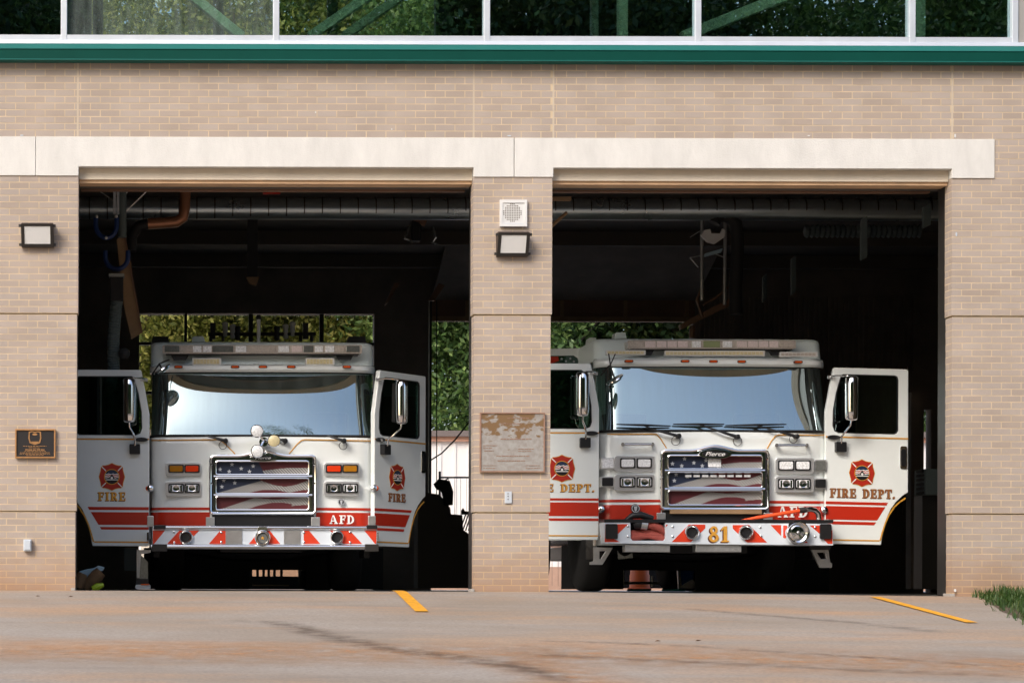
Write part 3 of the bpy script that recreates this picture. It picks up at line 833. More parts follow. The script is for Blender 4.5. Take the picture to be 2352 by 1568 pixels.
# ------------------------------------------------------------------ lettering and emblem
def arc(cx, cy, ro, ri, a0, a1, n=10, sx=1.0, sxi=None):
    sxi = sx if sxi is None else sxi
    o = [(cx + ro*sx*math.cos(R(a0+(a1-a0)*i/n)), cy + ro*math.sin(R(a0+(a1-a0)*i/n))) for i in range(n+1)]
    i_ = [(cx + ri*sxi*math.cos(R(a0+(a1-a0)*i/n)), cy + ri*math.sin(R(a0+(a1-a0)*i/n))) for i in range(n+1)]
    return [[o[k], o[k+1], i_[k+1], i_[k]] for k in range(n)]
def rc(x0, x1, y0, y1): return [(x0,y0),(x1,y0),(x1,y1),(x0,y1)]
def glyph(c):
    st_ = [rc(0.12,0.36,0,1), rc(0,0.48,0,0.11), rc(0,0.48,0.89,1)]
    if c == 'I': return st_, 0.48
    if c == 'F': return [rc(0.12,0.36,0,1), rc(0,0.48,0,0.11), rc(0,0.74,0.88,1), rc(0.64,0.74,0.66,1), rc(0.36,0.58,0.46,0.58), rc(0.54,0.62,0.36,0.68)], 0.76
    if c == 'E': return [rc(0.12,0.36,0,1), rc(0,0.76,0,0.12), rc(0,0.74,0.88,1), rc(0.64,0.74,0.66,1), rc(0.68,0.78,0,0.34), rc(0.36,0.58,0.46,0.58), rc(0.54,0.62,0.36,0.68)], 0.80
    if c in 'PR':
        g = st_ + arc(0.42, 0.70, 0.30, 0.17, -90, 90, 10, 1.2, 0.8) + [rc(0.3,0.43,0.4,0.52), rc(0.3,0.43,0.88,1)]
        if c == 'R': g += [[(0.40,0.45),(0.60,0.45),(0.84,0.08),(0.88,0.0),(0.64,0.0)]]
        return g, 0.80 if c == 'P' else 0.90
    if c == 'D': return st_ + arc(0.36, 0.5, 0.5, 0.38, -90, 90, 12, 1.0, 0.70), 0.88
    if c == 'T': return [rc(0.29,0.53,0,1), rc(0.17,0.65,0,0.11), rc(0,0.82,0.88,1), rc(0,0.1,0.66,1), rc(0.72,0.82,0.66,1)], 0.82
    if c == 'A': return [[(0.38,1),(0.56,1),(0.95,0),(0.68,0)], [(0.34,0.92),(0.44,1.0),(0.20,0),(0.09,0)], rc(0.2,0.7,0.28,0.40), rc(0,0.34,0,0.1), rc(0.58,1.02,0,0.1)], 1.02
    if c == '.': return [rc(0.02,0.24,0,0.22)], 0.28
    if c == '8': return arc(0.42,0.76,0.25,0.12,0,360,18,1.25,1.0) + arc(0.42,0.27,0.28,0.14,0,360,18,1.4,1.15), 0.84
    if c == '1': return [rc(0.22,0.50,0,1), rc(0.06,0.66,0,0.1), [(0.02,0.78),(0.24,1.0),(0.24,0.86),(0.06,0.70)]], 0.68
    return [], 0.4
def word(b, s, x0, x1, z0, z1, y, mi, dx=0, dz=0, th=0.0015):
    """in the builder's own frame: x to the right, z up, y depth"""
    g = [glyph(c) for c in s]
    tot = sum(w for _, w in g) + 0.13*(len(s) - 1)
    k = (x1 - x0) / tot; h = z1 - z0; x = x0
    for polys, w in g:
        for i, p in enumerate(polys):
            b.prism([(x + q[0]*k + dx, z0 + q[1]*h + dz) for q in p], y - i*0.00005, y + th, mi)
        x += (w + 0.13) * k
def emblem(b, cx, cz, r, y, sx=1.0):
    """materials: gold, red, white, black, blue"""
    q = [(0,1),(.25,.88),(.5,.82),(.66,.82),(.8,.68),(.82,.45),(.88,.25),(.95,0)]
    pts = []
    for qx, qy, rev in ((1,1,0),(1,-1,1),(-1,-1,0),(-1,1,1)):
        l = [(a*qx, c*qy) for a, c in q]
        pts += (l[::-1] if rev else l)[:-1]
    f = lambda l, s=1.0: [(cx + a*r*s*sx, cz + c*r*s) for a, c in l]
    b.prism(f(pts), y - 0.0015, y, 0); b.prism(f(pts, 0.955), y - 0.003, y - 0.0016, 1)
    for a in (45, 135, 225, 315):
        ca, sa = math.cos(R(a)), math.sin(R(a))
        l = [(ca*0.6 - sa*0.035, sa*0.6 + ca*0.035), (ca*1.02 - sa*0.035, sa*1.02 + ca*0.035), (ca*1.02 + sa*0.035, sa*1.02 - ca*0.035), (ca*0.6 + sa*0.035, sa*0.6 - ca*0.035)]
        b.prism(f(l), y - 0.0045, y - 0.0031, 2)
    b.prism(f(circ(0,0,0.56,24)), y - 0.006, y - 0.0046, 0)
    b.prism(f(circ(0,0,0.51,24)), y - 0.0075, y - 0.0061, 3)
    c2 = lambda z: math.sqrt(max(0, 0.5*0.5 - z*z))
    for z0, z1, mi in ((0.22,0.48,4),(0.16,0.22,2),(0.10,0.16,1),(0.04,0.10,2),(-0.02,0.04,1),(-0.08,-0.02,2)):
        wv = lambda x: 0.03*math.sin(x*9)
        xs = [-1 + 2*i/8 for i in range(9)]
        top = [(x*c2(z1), z1 + wv(x)*(mi != 4)) for x in xs]; bot = [(x*c2(z0), z0 + wv(x)) for x in xs]
        b.prism(f(bot + top[::-1]), y - 0.009, y - 0.0076, mi)
    b.prism(f([(-0.24,-0.16),(-0.12,0.02),(0,0.2),(0.12,0.02),(0.24,-0.16)]), y - 0.0105, y - 0.0091, 3)
    b.prism(f(circ(0,-0.08,0.09,10)), y - 0.012, y - 0.0106, 2)
    b.prism(f(rc(-0.44,0.44,-0.24,-0.18)), y - 0.0105, y - 0.0091, 2)
EMB = ['gold', 'emblem_red', 'letter_white', 'black_trim', 'emblem_blue']

# ------------------------------------------------------------------ fire trucks
def plan(w, r, bow, back, n=6, nf=10):
    half = [(0.0, 0.0)]
    for i in range(1, nf + 1):
        x = (w - r) * i / nf; half.append((x, bow * (x / (w - r))**2))
    for i in range(1, n + 1):
        a = R(90 * i / n); half.append((w - r + r*math.sin(a), bow + r*(1 - math.cos(a))))
    half.append((w, back))
    return [(-x, y) for x, y in half[:0:-1]] + half

def fire_truck(P):
    Y, xl, xr = P['Y'], P['xl'], P['xr']
    xm = (xl + xr) / 2
    L, Rr = at(xl, 1000, Y).x, at(xr, 1000, Y).x
    X0, w = (L + Rr) / 2, (Rr - L) / 2
    zz_ = lambda y, d=0.0: at(xm, y, Y + d).z
    t = thing('fire_truck', (X0, Y, 0), P['label'], 'fire truck', 'fire trucks parked in the bays')
    def ring(z, yo, ws=1.0, r=0.22, bow=0.05, back=0.42):
        return [(X0 + px, Y + yo + py, z) for px, py in plan(w*ws, r, bow, back - yo)]
    zb, zt = zz_(P['ybot']), zz_(P['yws'])
    lev = [(zb, 0.03), (zb + 0.02, 0.0), (zt - 0.10, 0.0), (zt - 0.02, 0.012), (zt, 0.03)]
    cab = MB().loft([ring(z, yo) for z, yo in lev]).build('cab_front', 'truck_white', t, smooth=True, recalc=False)
    # windscreen: leans back, more so towards its top
    z1 = zz_(P['ybrow1'], 0.15)
    rings = []
    N = 12
    yo = 0.035; prev = zt
    tilt = []
    for i in range(N + 1):
        s = i / N; z = zt + (z1 - zt) * s
        tl = P['tilt0'] + (P['tilt1'] - P['tilt0']) * s
        if i: yo += (z - prev) * math.tan(R(tl))
        prev = z
        rings.append([(X0 + px, Y + yo + py - P['pin']*min(1, (px/(w - 0.2))**2)*(z1 - zt)*(s*s - s), z) for px, py in plan(w*0.988 - 0.02*s, 0.20, P['wbow'], 0.42 - yo, n=8, nf=24)])
    ytop = yo
    ws = MB().loft(rings).build('windshield', 'windshield_glass', t, smooth=True, recalc=False)
    seal = MB()
    for rg, rr in ((rings[0], 0.016), (rings[-1], 0.022)):
        seal.tube([(p[0], p[1] - 0.004, p[2]) for p in rg], rr, 6)
    seal.build('windshield_seal', 'black_seal', ws, smooth=True)
    for sx in (-1, 1):   # corner posts seen through the dark glass
        MB().tube([(X0 + sx*(w*0.90), Y + 0.16, zt), (X0 + sx*(w*0.88), Y + 0.16 + ytop, z1)], 0.035, 8).build('corner_post', 'black_trim', t)
    # brow and roof cap
    zbt = zz_(P['ybrow0'], 0.1); zr = zz_(P['yroof'], 0.4)
    brow = MB().loft([ring(z1 - 0.012, ytop + 0.10, 0.99), ring(z1 - 0.012, ytop - 0.05), ring(z1 + 0.012, ytop - 0.075, 1.0), ring(z1 + 0.05, ytop - 0.07, 1.0),
                      ring(zbt - 0.01, ytop - 0.03, 0.995), ring(zbt, ytop + 0.02, 0.985), ring(zbt + 0.002, ytop + 0.2, 0.97)]).build('roof_brow', 'truck_white', t, smooth=True, recalc=False)
    rb = 0.992
    roof = MB().loft([[(X0 + px*1.0, Y + ytop + d + py, z) for px, py in plan(w*ws_, 0.10, 0.03, 3.0, n=5)] for z, d, ws_ in
                      ((zbt - 0.02, 0.13, rb), (zr - 0.05, 0.19, rb), (zr - 0.018, 0.215, rb - 0.006), (zr, 0.26, rb - 0.03))], cap1=True).build('roof', 'truck_roof', t, smooth=True, recalc=False)
    # crew cab and body behind
    bx0, bx1 = X0 - w*0.985, X0 + w*0.985
    MB().box(bx0, bx1, Y + 1.45, Y + 3.2, 0.62, zr - 0.12).build('crew_cab', 'truck_white', t, bevel=0.03)
    MB().box(bx0, bx1, Y + 3.3, Y + 8.6, 0.62, zr - P.get('bodydrop', 0.25)).build('body', 'truck_white', t, bevel=0.03)
    MB().box(X0 - 0.45, X0 + 0.45, Y + 0.5, Y + 8.4, 0.42, 0.60).build('chassis', 'black_trim', t)
    MB().box(X0 - w*0.9, X0 + w*0.9, Y + 0.35, Y + 1.44, 0.60, 0.80).build('cab_floor', 'interior', t)
    MB().box(X0 - w*0.5, X0 + w*0.5, Y + 0.30, Y + 1.44, 0.81, zt - 0.30).build('engine_cover', 'interior', t)
    MB().box(X0 - w*0.93, X0 + w*0.93, Y + 0.14, Y + 0.5, zt - 0.28, zt - 0.03).build('dashboard', 'interior', t, bevel=0.04)
    for (dx_, dw, dh, dm) in ((-0.62, 0.16, 0.10, 'hose_red'), (-0.2, 0.05, 0.05, 'teal'), (0.28, 0.08, 0.05, 'lime'), (0.5, 0.1, 0.04, 'boot_brown'), (0.8, 0.07, 0.05, 'red_lens')):
        MB().box(X0 + dx_ - dw, X0 + dx_ + dw, Y + 0.18, Y + 0.3, zt - 0.029, zt - 0.029 + dh).build('dash_item', dm, t, bevel=0.015)
    for sx in (-1, 1):
        s_ = MB().box(X0 + sx*0.75 - 0.27, X0 + sx*0.75 + 0.27, Y + 0.75, Y + 1.2, 0.95, 1.12).box(X0 + sx*0.75 - 0.25, X0 + sx*0.75 + 0.25, Y + 1.2, Y + 1.34, 1.13, 2.0)
        s_.build('seat', 'interior', t, bevel=0.03)
    MB().tube([(X0 + 0.75 + 0.21*math.cos(a), Y + 0.6 + 0.06*math.sin(a), zt - 0.03 + 0.2*math.sin(a)) for a in [2*math.pi*i/20 for i in range(20)]], 0.016, 6, closed=True).build('steering_wheel', 'black_trim', t)
    # wheels
    for yo_, ws_ in ((1.75, 0.17), (6.2, 0.24)):
        for sx in (-1, 1):
            xo = X0 + sx*(w - 0.22)
            wh = MB().lathe((xo, Y + yo_, 0.53), [(0.30,-ws_),(0.47,-ws_),(0.52,-ws_+0.04),(0.53,-ws_+0.08),(0.53,ws_-0.08),(0.52,ws_-0.04),(0.47,ws_),(0.30,ws_)], 28, 'X').build('wheel', 'tyre', t, smooth=True)
            MB().lathe((xo, Y + yo_, 0.53), [(0.295,-ws_+0.03),(0.2,-ws_+0.08),(0.1,-ws_+0.02),(0.1,ws_-0.02),(0.2,ws_-0.08),(0.295,ws_-0.03)], 20, 'X').build('rim', 'steel', wh, smooth=True)
    MB().tube([(X0 - w + 0.4, Y + 1.75, 0.5), (X0 - 0.3, Y + 1.75, 0.42), (X0 + 0.3, Y + 1.75, 0.42), (X0 + w - 0.4, Y + 1.75, 0.5)], 0.09, 10).build('axle', 'black_trim', t)
    for sx in (-1, 1):
        MB().box(X0 + sx*(w-0.08) - 0.03, X0 + sx*(w-0.08) + 0.03, Y + 0.45, Y + 1.1, 0.36, 0.60).build('step_well', 'black_trim', t)
    for (fx0, fx1, fy0, fy1, fd) in P['under']:
        MB().dbox(fx0, fx1, fy0, fy1, Y + fd, 0.03).build('mud_flap', 'black_rubber', t)
    # front stripes, pinstripe (laid on the curved front)
    def wrap(y0, y1, xa, xb, m, name, off=0.004, n=40):
        pl = plan(w + off, 0.22, 0.05, 0.42)
        def yo_at(x):
            x = min(abs(x), w + off - 1e-4); wr = w + off - 0.22
            if x <= wr: return 0.05 * (x/wr)**2
            return 0.05 + 0.22 - math.sqrt(max(0, 0.22**2 - (x - wr)**2))
        a, c = at(xa, y0, Y).x - X0, at(xb, y0, Y).x - X0
        za, zb_ = zz_(y0), zz_(y1)
        vv = []
        for i in range(n + 1):
            x = a + (c - a)*i/n
            for z in (za, zb_): vv.append((X0 + x, Y + yo_at(x) - off, z))
        return MB().add(vv, [(2*i, 2*i+1, 2*i+3, 2*i+2) for i in range(n)]).build(name, m, cab, recalc=False)
    for (y0, y1, xa, xb) in P['stripes']: wrap(y0, y1, xa, xb, 'truck_red', 'red_stripe')
    def yface(xD):
        x = min(abs(at(xD, 1000, Y).x - X0), w - 0.01); wr = w - 0.22
        return Y + (0.05*(x/wr)**2 if x <= wr else 0.27 - math.sqrt(max(0, 0.22**2 - (x - wr)**2)))
    for pts in P['pins']:
        b = MB(); q = []
        for i in range(len(pts) - 1):
            for k in range(8):
                s = k/8; x = pts[i][0] + (pts[i+1][0]-pts[i][0])*s; y = pts[i][1] + (pts[i+1][1]-pts[i][1])*s
                q.append(at(x, y, yface(x) - 0.002))
        q.append(at(*pts[-1], yface(pts[-1][0]) - 0.002))
        b.tube(q, 0.0062, 5); b.build('gold_pinstripe', 'gold', cab)
    # badge lettering on the red band
    xa, xb, ya, yb = P['afd']
    b = MB(); yy = yface(xa) - 0.014
    word(b, 'AFD', at(xa, 0, yy).x, at(xb, 0, yy).x, at(xm, yb, yy).z - (xa-xm)*0.0, at(xm, ya, yy).z, yy, 0, th=0.003)
    b.build('lettering', 'letter_white', cab)
    # lamp clusters
    for (x0, x1, y0, y1, lenses) in P['lamps']:
        ys = yface((x0 + x1)/2) - 0.045
        lc = MB().dprism(rrect(x0, x1, y0, y1, 6), ys, 0.06).build('lamp_bezel', 'bright_metal', t, bevel=0.012)
        for (u0, u1, m) in lenses:
            MB().dprism(rrect(u0 - 0.5, u1 + 0.5, y0 + (y1-y0)*0.15, y1 - (y1-y0)*0.20, 3), ys - 0.012, 0.014).build('lens_frame', 'black_trim', lc)
            MB().dprism(rrect(u0 + 2.6, u1 - 2.6, y0 + (y1-y0)*0.17 + 2.2, y1 - (y1-y0)*0.22 - 2.2, 3), ys - 0.020, 0.008).build('lens', m, lc, bevel=0.006)
            if m in ('clear_lens', 'grey_lens') and (P['xl'] < 1000 or y0 > 1087):
                p_ = at((u0+u1)/2, y0 + (y1-y0)*0.475, ys - 0.021); q_ = (y1-y0)*0.23*(ys - CY)/FPX
                MB().lathe(tuple(p_), [(q_*0.25,-0.002),(q_*0.45,-0.004),(q_*0.8,-0.001),(q_,-0.004),(q_*1.05,0.003)], 18).build('reflector', 'chrome', lc, smooth=True)
                for e_ in (-1, 1):
                    MB().dbox((u0+u1)/2 + e_*11.5 - 2.2, (u0+u1)/2 + e_*11.5 + 2.2, y0 + (y1-y0)*0.26, y1 - (y1-y0)*0.30, ys - 0.0225, 0.003).build('facet', 'chrome', lc)
    for (x0, x1, y0, y1, m) in P.get('sidelamps', ()):
        sl = MB().dprism(rrect(x0, x1, y0, y1, 3), Y + 0.02, 0.16).build('side_lamp', 'bright_metal', t, bevel=0.008)
        MB().dprism(rrect(x0 + 2.5, x1 - 2.5, y0 + 2.5, y1 - 2.5, 2), Y + 0.006, 0.013).build('lens', m, sl)
    for (x, y, r) in P['turn']:
        p = at(x, y, Y + 0.05)
        tm = MB().lathe((p.x, p.y, p.z), [(0.012, -0.05), (0.035, -0.035), (0.045, 0.0), (0.045, 0.05)], 14).build('marker_lamp', 'chrome', t, smooth=True)
        q = at(x + r, y, Y + 0.05)
        MB().lathe((q.x, q.y, q.z), [(0.006, -0.035), (0.026, -0.02), (0.03, 0.0), (0.03, 0.03)], 12).build('lens', 'orange_lens', tm, smooth=True)
    # ------- grille
    gx0, gx1, gy0, gy1 = P['grille']; gm = (gx0 + gx1)/2
    YG = Y - 0.075
    def hump(x0, x1, y, h, wd):
        pts = []
        for i in range(31):
            x = x0 + (x1 - x0)*i/30; d = abs(x - gm)/wd
            pts.append((x, y - h*(0.5 + 0.5*math.cos(min(1, d)*math.pi))))
        return pts
    outer = [(gx0, gy1 - 6), (gx0, gy0 + 9), (gx0 + 2, gy0 + 3)] + hump(gx0 + 8, gx1 - 8, gy0, P['hump'], 62) + [(gx1 - 2, gy0 + 3), (gx1, gy0 + 9), (gx1, gy1 - 6), (gx1 - 6, gy1), (gx0 + 6, gy1)]
    holes = [rrect(P['gin'][0], P['gin'][1], r0, r1, 5) for r0, r1 in P['rows']]
    gr = MB().dprism(outer, YG, 0.10, holes=holes).build('grille', 'chrome', t, bevel=0.008)
    rim = MB(); rim.tube([at(x + (2.5 if x < gm else -2.5), y + (2.5 if y < (gy0+gy1)/2 else -2.5), YG - 0.006) for x, y in outer], 0.016, 8, closed=True)
    rim.build('outer_rim', 'chrome', gr, smooth=True)
    for sx, xx in ((1, gx0), (-1, gx1)):
        dark = MB().dprism(rrect(*(sorted((xx + sx*1.5, xx + sx*9.5))), gy0 + 9, gy1 - 9, 3), YG - 0.004, 0.01)
        dark.build('side_slot', 'black_trim', gr)
    for sx, xx in ((1, gx0), (-1, gx1)):
        for r0, r1 in P['rows'][:2]:
            p = at(xx + sx*5, r1 - 22, YG - 0.01); MB().lathe((p.x, p.y, p.z), [(0.006,-0.014),(0.013,-0.008),(0.013,0.02)], 10).build('bolt', 'chrome', gr, smooth=True)
    for r0, r1 in P['rows']:
        tr = MB().tube([at(x, y, YG - 0.006) for x, y in rrect(P['gin'][0] - 1.5, P['gin'][1] + 1.5, r0 - 1.5, r1 + 1.5, 6)], 0.010, 8, closed=True)
        tr.build('opening_trim', 'chrome', gr, smooth=True)
    for k in range(2):
        y = (P['rows'][k][1] + P['rows'][k+1][0])/2
        MB().tube([at(gx0 + 10, y, YG - 0.014), at(gx1 - 10, y, YG - 0.010)], 0.010, 8).build('crossbar', 'chrome', gr, smooth=True)
    # flag print on the mesh inserts
    u0, u1 = P['gin']
    fl = MB(); nx, ny = 150, 22
    for ri, (r0, r1) in enumerate(P['rows']):
        vv = [at(u0 + (u1-u0)*i/nx, r0 + (r1-r0)*j/ny, YG + 0.045) for j in range(ny+1) for i in range(nx+1)]
        groups = {0: [], 1: [], 2: []}
        for j in range(ny):
            for i in range(nx):
                u, v = (i+0.5)/nx, (j+0.5)/ny
                if ri == 0:
                    b_ = u < 0.46 + 0.06*v
                    c_ = 0 if b_ else (2 if v > 0.72 - 0.24*(math.sin((u - 0.52)*4.2)) and v > 0.35 else 1)
                elif ri == 1:
                    edge = 0.95 - 0.80*max(0, (u - 0.03)/0.45) if u < 0.48 else 0.15 + 0.38*math.sin(max(0, u-0.5)*6.5)*(1 if u < 0.98 else 1)
                    if u < 0.48 and v < edge: c_ = 0
                    elif u >= 0.48 and v < edge: c_ = 1
                    elif u > 0.36 and v > 0.97 - 0.22*abs(math.sin((u-0.36)*7.2)): c_ = 1
                    else: c_ = 2
                else:
                    top = 1.05 - 1.0*max(0, (u - 0.02)/0.40) if u < 0.42 else 0.05 + 0.12*math.sin((u-0.42)*7)
                    low = 1.02 - 0.58*math.sin(max(0, (u-0.33))*4.6) if u < 0.82 else 0.72 - 0.6*(u-0.82)
                    c_ = 1 if (v < top or (u > 0.33 and v > low)) else 2
                a = j*(nx+1)+i
                groups[c_].append((a, a+1, a+nx+2, a+nx+1))
        o_ = len(fl.v); fl.v.extend(tuple(p) for p in vv)
        for c_, fs in groups.items():
            for f in fs: fl.f.append([q + o_ for q in f]); fl.m.append(c_)
    def star(x, y, r):
        fl.dprism([(x + (r if k % 2 == 0 else r*0.42)*math.sin(math.pi*k/5), y - (r if k % 2 == 0 else r*0.42)*math.cos(math.pi*k/5)) for k in range(10)], YG + 0.040, 0.003, 3)
    W = u1 - u0
    for (ri, u, v) in ((0,.04,.62),(0,.14,.80),(0,.17,.22),(0,.27,.55),(0,.36,.80),(0,.40,.35),(1,.06,.55),(1,.20,.28),(1,.08,.12)):
        r0, r1 = P['rows'][ri]; star(u0 + u*W, r0 + v*(r1-r0), 5.5)
    fl.build('flag_insert', ['flag_blue', 'flag_red', 'flag_white', 'star_white'], gr, recalc=False)
    # badge
    bx, by, bw, bh = P['badge']
    bd = MB().dprism(circ(bx, by, bw, 28, bh), YG - 0.03, 0.032).build('badge', 'chrome', gr, bevel=0.006)
    MB().dprism(circ(bx, by, bw*0.78, 28, bh*0.72), YG - 0.035, 0.004).build('badge_field', 'black_trim', gr)
    tx = bpy.data.curves.new('badge_script', 'FONT'); tx.body = 'Pierce'; tx.shear = 0.35; tx.size = 1.0; tx.extrude = 0.02; tx.offset = 0.01
    to = bpy.data.objects.new('badge_script_tmp', tx); COL.objects.link(to)
    bpy.context.view_layer.update()
    me = bpy.data.meshes.new_from_object(to.evaluated_get(bpy.context.evaluated_depsgraph_get()))
    bpy.data.objects.remove(to)
    xs_ = [v.co.x for v in me.vertices]; ys_ = [v.co.y for v in me.vertices]
    p0, p1 = at(bx - bw*0.60, by + bh*0.42, YG - 0.04), at(bx + bw*0.60, by - bh*0.45, YG - 0.04)
    o0 = ORG[gr.name]
    for v in me.vertices:
        v.co = Vector((p0.x + (v.co.x - min(xs_))/(max(xs_)-min(xs_))*(p1.x-p0.x), YG - 0.038 + v.co.z*0.1, p0.z + (v.co.y - min(ys_))/(max(ys_)-min(ys_))*(p1.z-p0.z))) - o0
    me.materials.append(M['letter_white']); bo = bpy.data.objects.new('badge_script', me); COL.objects.link(bo); bo.parent = gr
    # under the grille: dark tray and steel corner blocks
    MB().dbox(gx0 + 6, gx1 - 6, gy1 + 1.5, P['btop'] + 6, Y - 0.06, 0.05).build('lower_tray', 'black_trim', t)
    for x0, x1 in ((gx0 - 8, gx0 + 12), (gx1 - 12, gx1 + 8)):
        MB().dbox(x0, x1, gy1 + 6, P['btop'] + 2, Y - 0.09, 0.04).build('tray_bracket', 'steel', t, bevel=0.004)
    # ------- wipers
    for (px, py, rx_, ry_, rr, blade, arm) in P['wipers']:
        wp = MB().tube([at(*arm, Y - 0.02), at((arm[0]+px)/2, (arm[1]+py)/2, Y - 0.05), at(px, py, Y - 0.045)], [0.009, 0.013, 0.019], 8).build('wiper', 'black_trim', t, smooth=True)
        p = at(px, py, Y - 0.02); MB().lathe((p.x, p.y, p.z), [(0.014,-0.05),(0.026,-0.04),(0.028,0.03)], 12).build('pivot', 'black_trim', wp, smooth=True)
        MB().tube([at(rx_ + rr*math.cos(a), ry_ + rr*math.sin(a), Y - 0.012) for a in [2*math.pi*i/20 for i in range(20)]], 0.0035, 5, closed=True).build('washer_hose', 'black_trim', wp)
        if blade:
            (bx0, by0), (bx1, by1) = blade
            yb_ = Y + 0.02
            MB().tube([at(bx0, by0, yb_), at((bx0+bx1)/2, (by0+by1)/2, yb_ - 0.02), at(bx1, by1, yb_)], [0.007, 0.014, 0.007], 6).build('blade', 'black_trim', wp)
            MB().tube([at((bx0+bx1)/2, (by0+by1)/2, yb_ - 0.03), at(*arm, Y - 0.02)], 0.009, 6).build('arm', 'black_trim', wp)
    # ------- roof lights
    x0, x1, y0, y1 = P['bar']; YBAR = Y + ytop + 0.02
    lb = MB().dprism(rrect(x0, x1, y0, y1, 4), YBAR, 0.18).build('light_bar', 'brown_lens', t, bevel=0.006)
    for (a, c, m) in P['barseg']:
        MB().dbox(a, c, y0 + 2, y1 - 3.5, YBAR - 0.012, 0.014).build('light_module', m, lb, bevel=0.004)
    MB().dbox(x0 + 8, x1 - 8, y1 - 1, y1 + 1.5, YBAR + 0.01, 0.15).build('bar_base', 'dark_metal', lb)
    for xx in (x0 + 40, x1 - 40):
        MB().dprism([(xx - 22, y1 + 1), (xx + 22, y1 + 1), (xx + 14, y1 + 14), (xx - 14, y1 + 14)], YBAR + 0.05, 0.06).build('bar_foot', 'black_trim', lb)
    for (a, c, d, e, m) in P['strips']:
        s_ = MB().dprism(rrect(a, c, d, e, 1.5), Y + ytop - 0.015, 0.05).build('strip_light', 'white_plastic', t, bevel=0.004)
        n = max(2, int((c - a)/ (8 if c - a < 80 else 9)))
        for k in range(n):
            MB().dbox(a + 3 + (c-a-6)*k/n, a + 3 + (c-a-6)*(k+0.85)/n, d + 2.6, e - 2.6, Y + ytop - 0.021, 0.008).build('led', m, s_)
    for (x, y) in P['markers']:
        mk = MB().dprism(rrect(x - 10, x + 10, y - 2.8, y + 2.8, 2.5), Y + ytop - 0.083, 0.03).build('roof_marker', 'letter_shadow', t)
        MB().dprism(rrect(x - 7.5, x + 7.5, y - 1.9, y + 1.9, 1.5), Y + ytop - 0.089, 0.008).build('lens', 'orange_lens', mk)
    for (a, c, d, e, m, dep) in P['roofbits']:
        MB().dprism([(a, e), (a + 3, d + 1), (a + 6, d), (c - 6, d), (c - 3, d + 1), (c, e)], Y + ytop + dep, 0.18).build('roof_fitting', m, t, bevel=0.006)
    for hx0, hx1, hy in P.get('handles', ()):
        hb = MB().tube([at(hx0 + 3, hy, Y - 0.06), at(hx1 - 3, hy, Y - 0.06)], 0.014, 10).build('grab_handle', 'chrome', t, smooth=True)
        for xx in (hx0 + 4, hx1 - 4):
            MB().tube([at(xx, hy, Y - 0.075), at(xx, hy, yface(xx) + 0.01)], 0.02, 10).build('handle_post', 'chrome', hb, smooth=True)
    P['bumper'](t, Y, X0, w)
    # ------- doors
    for d in P['doors']: door(t, P, d)
    return t

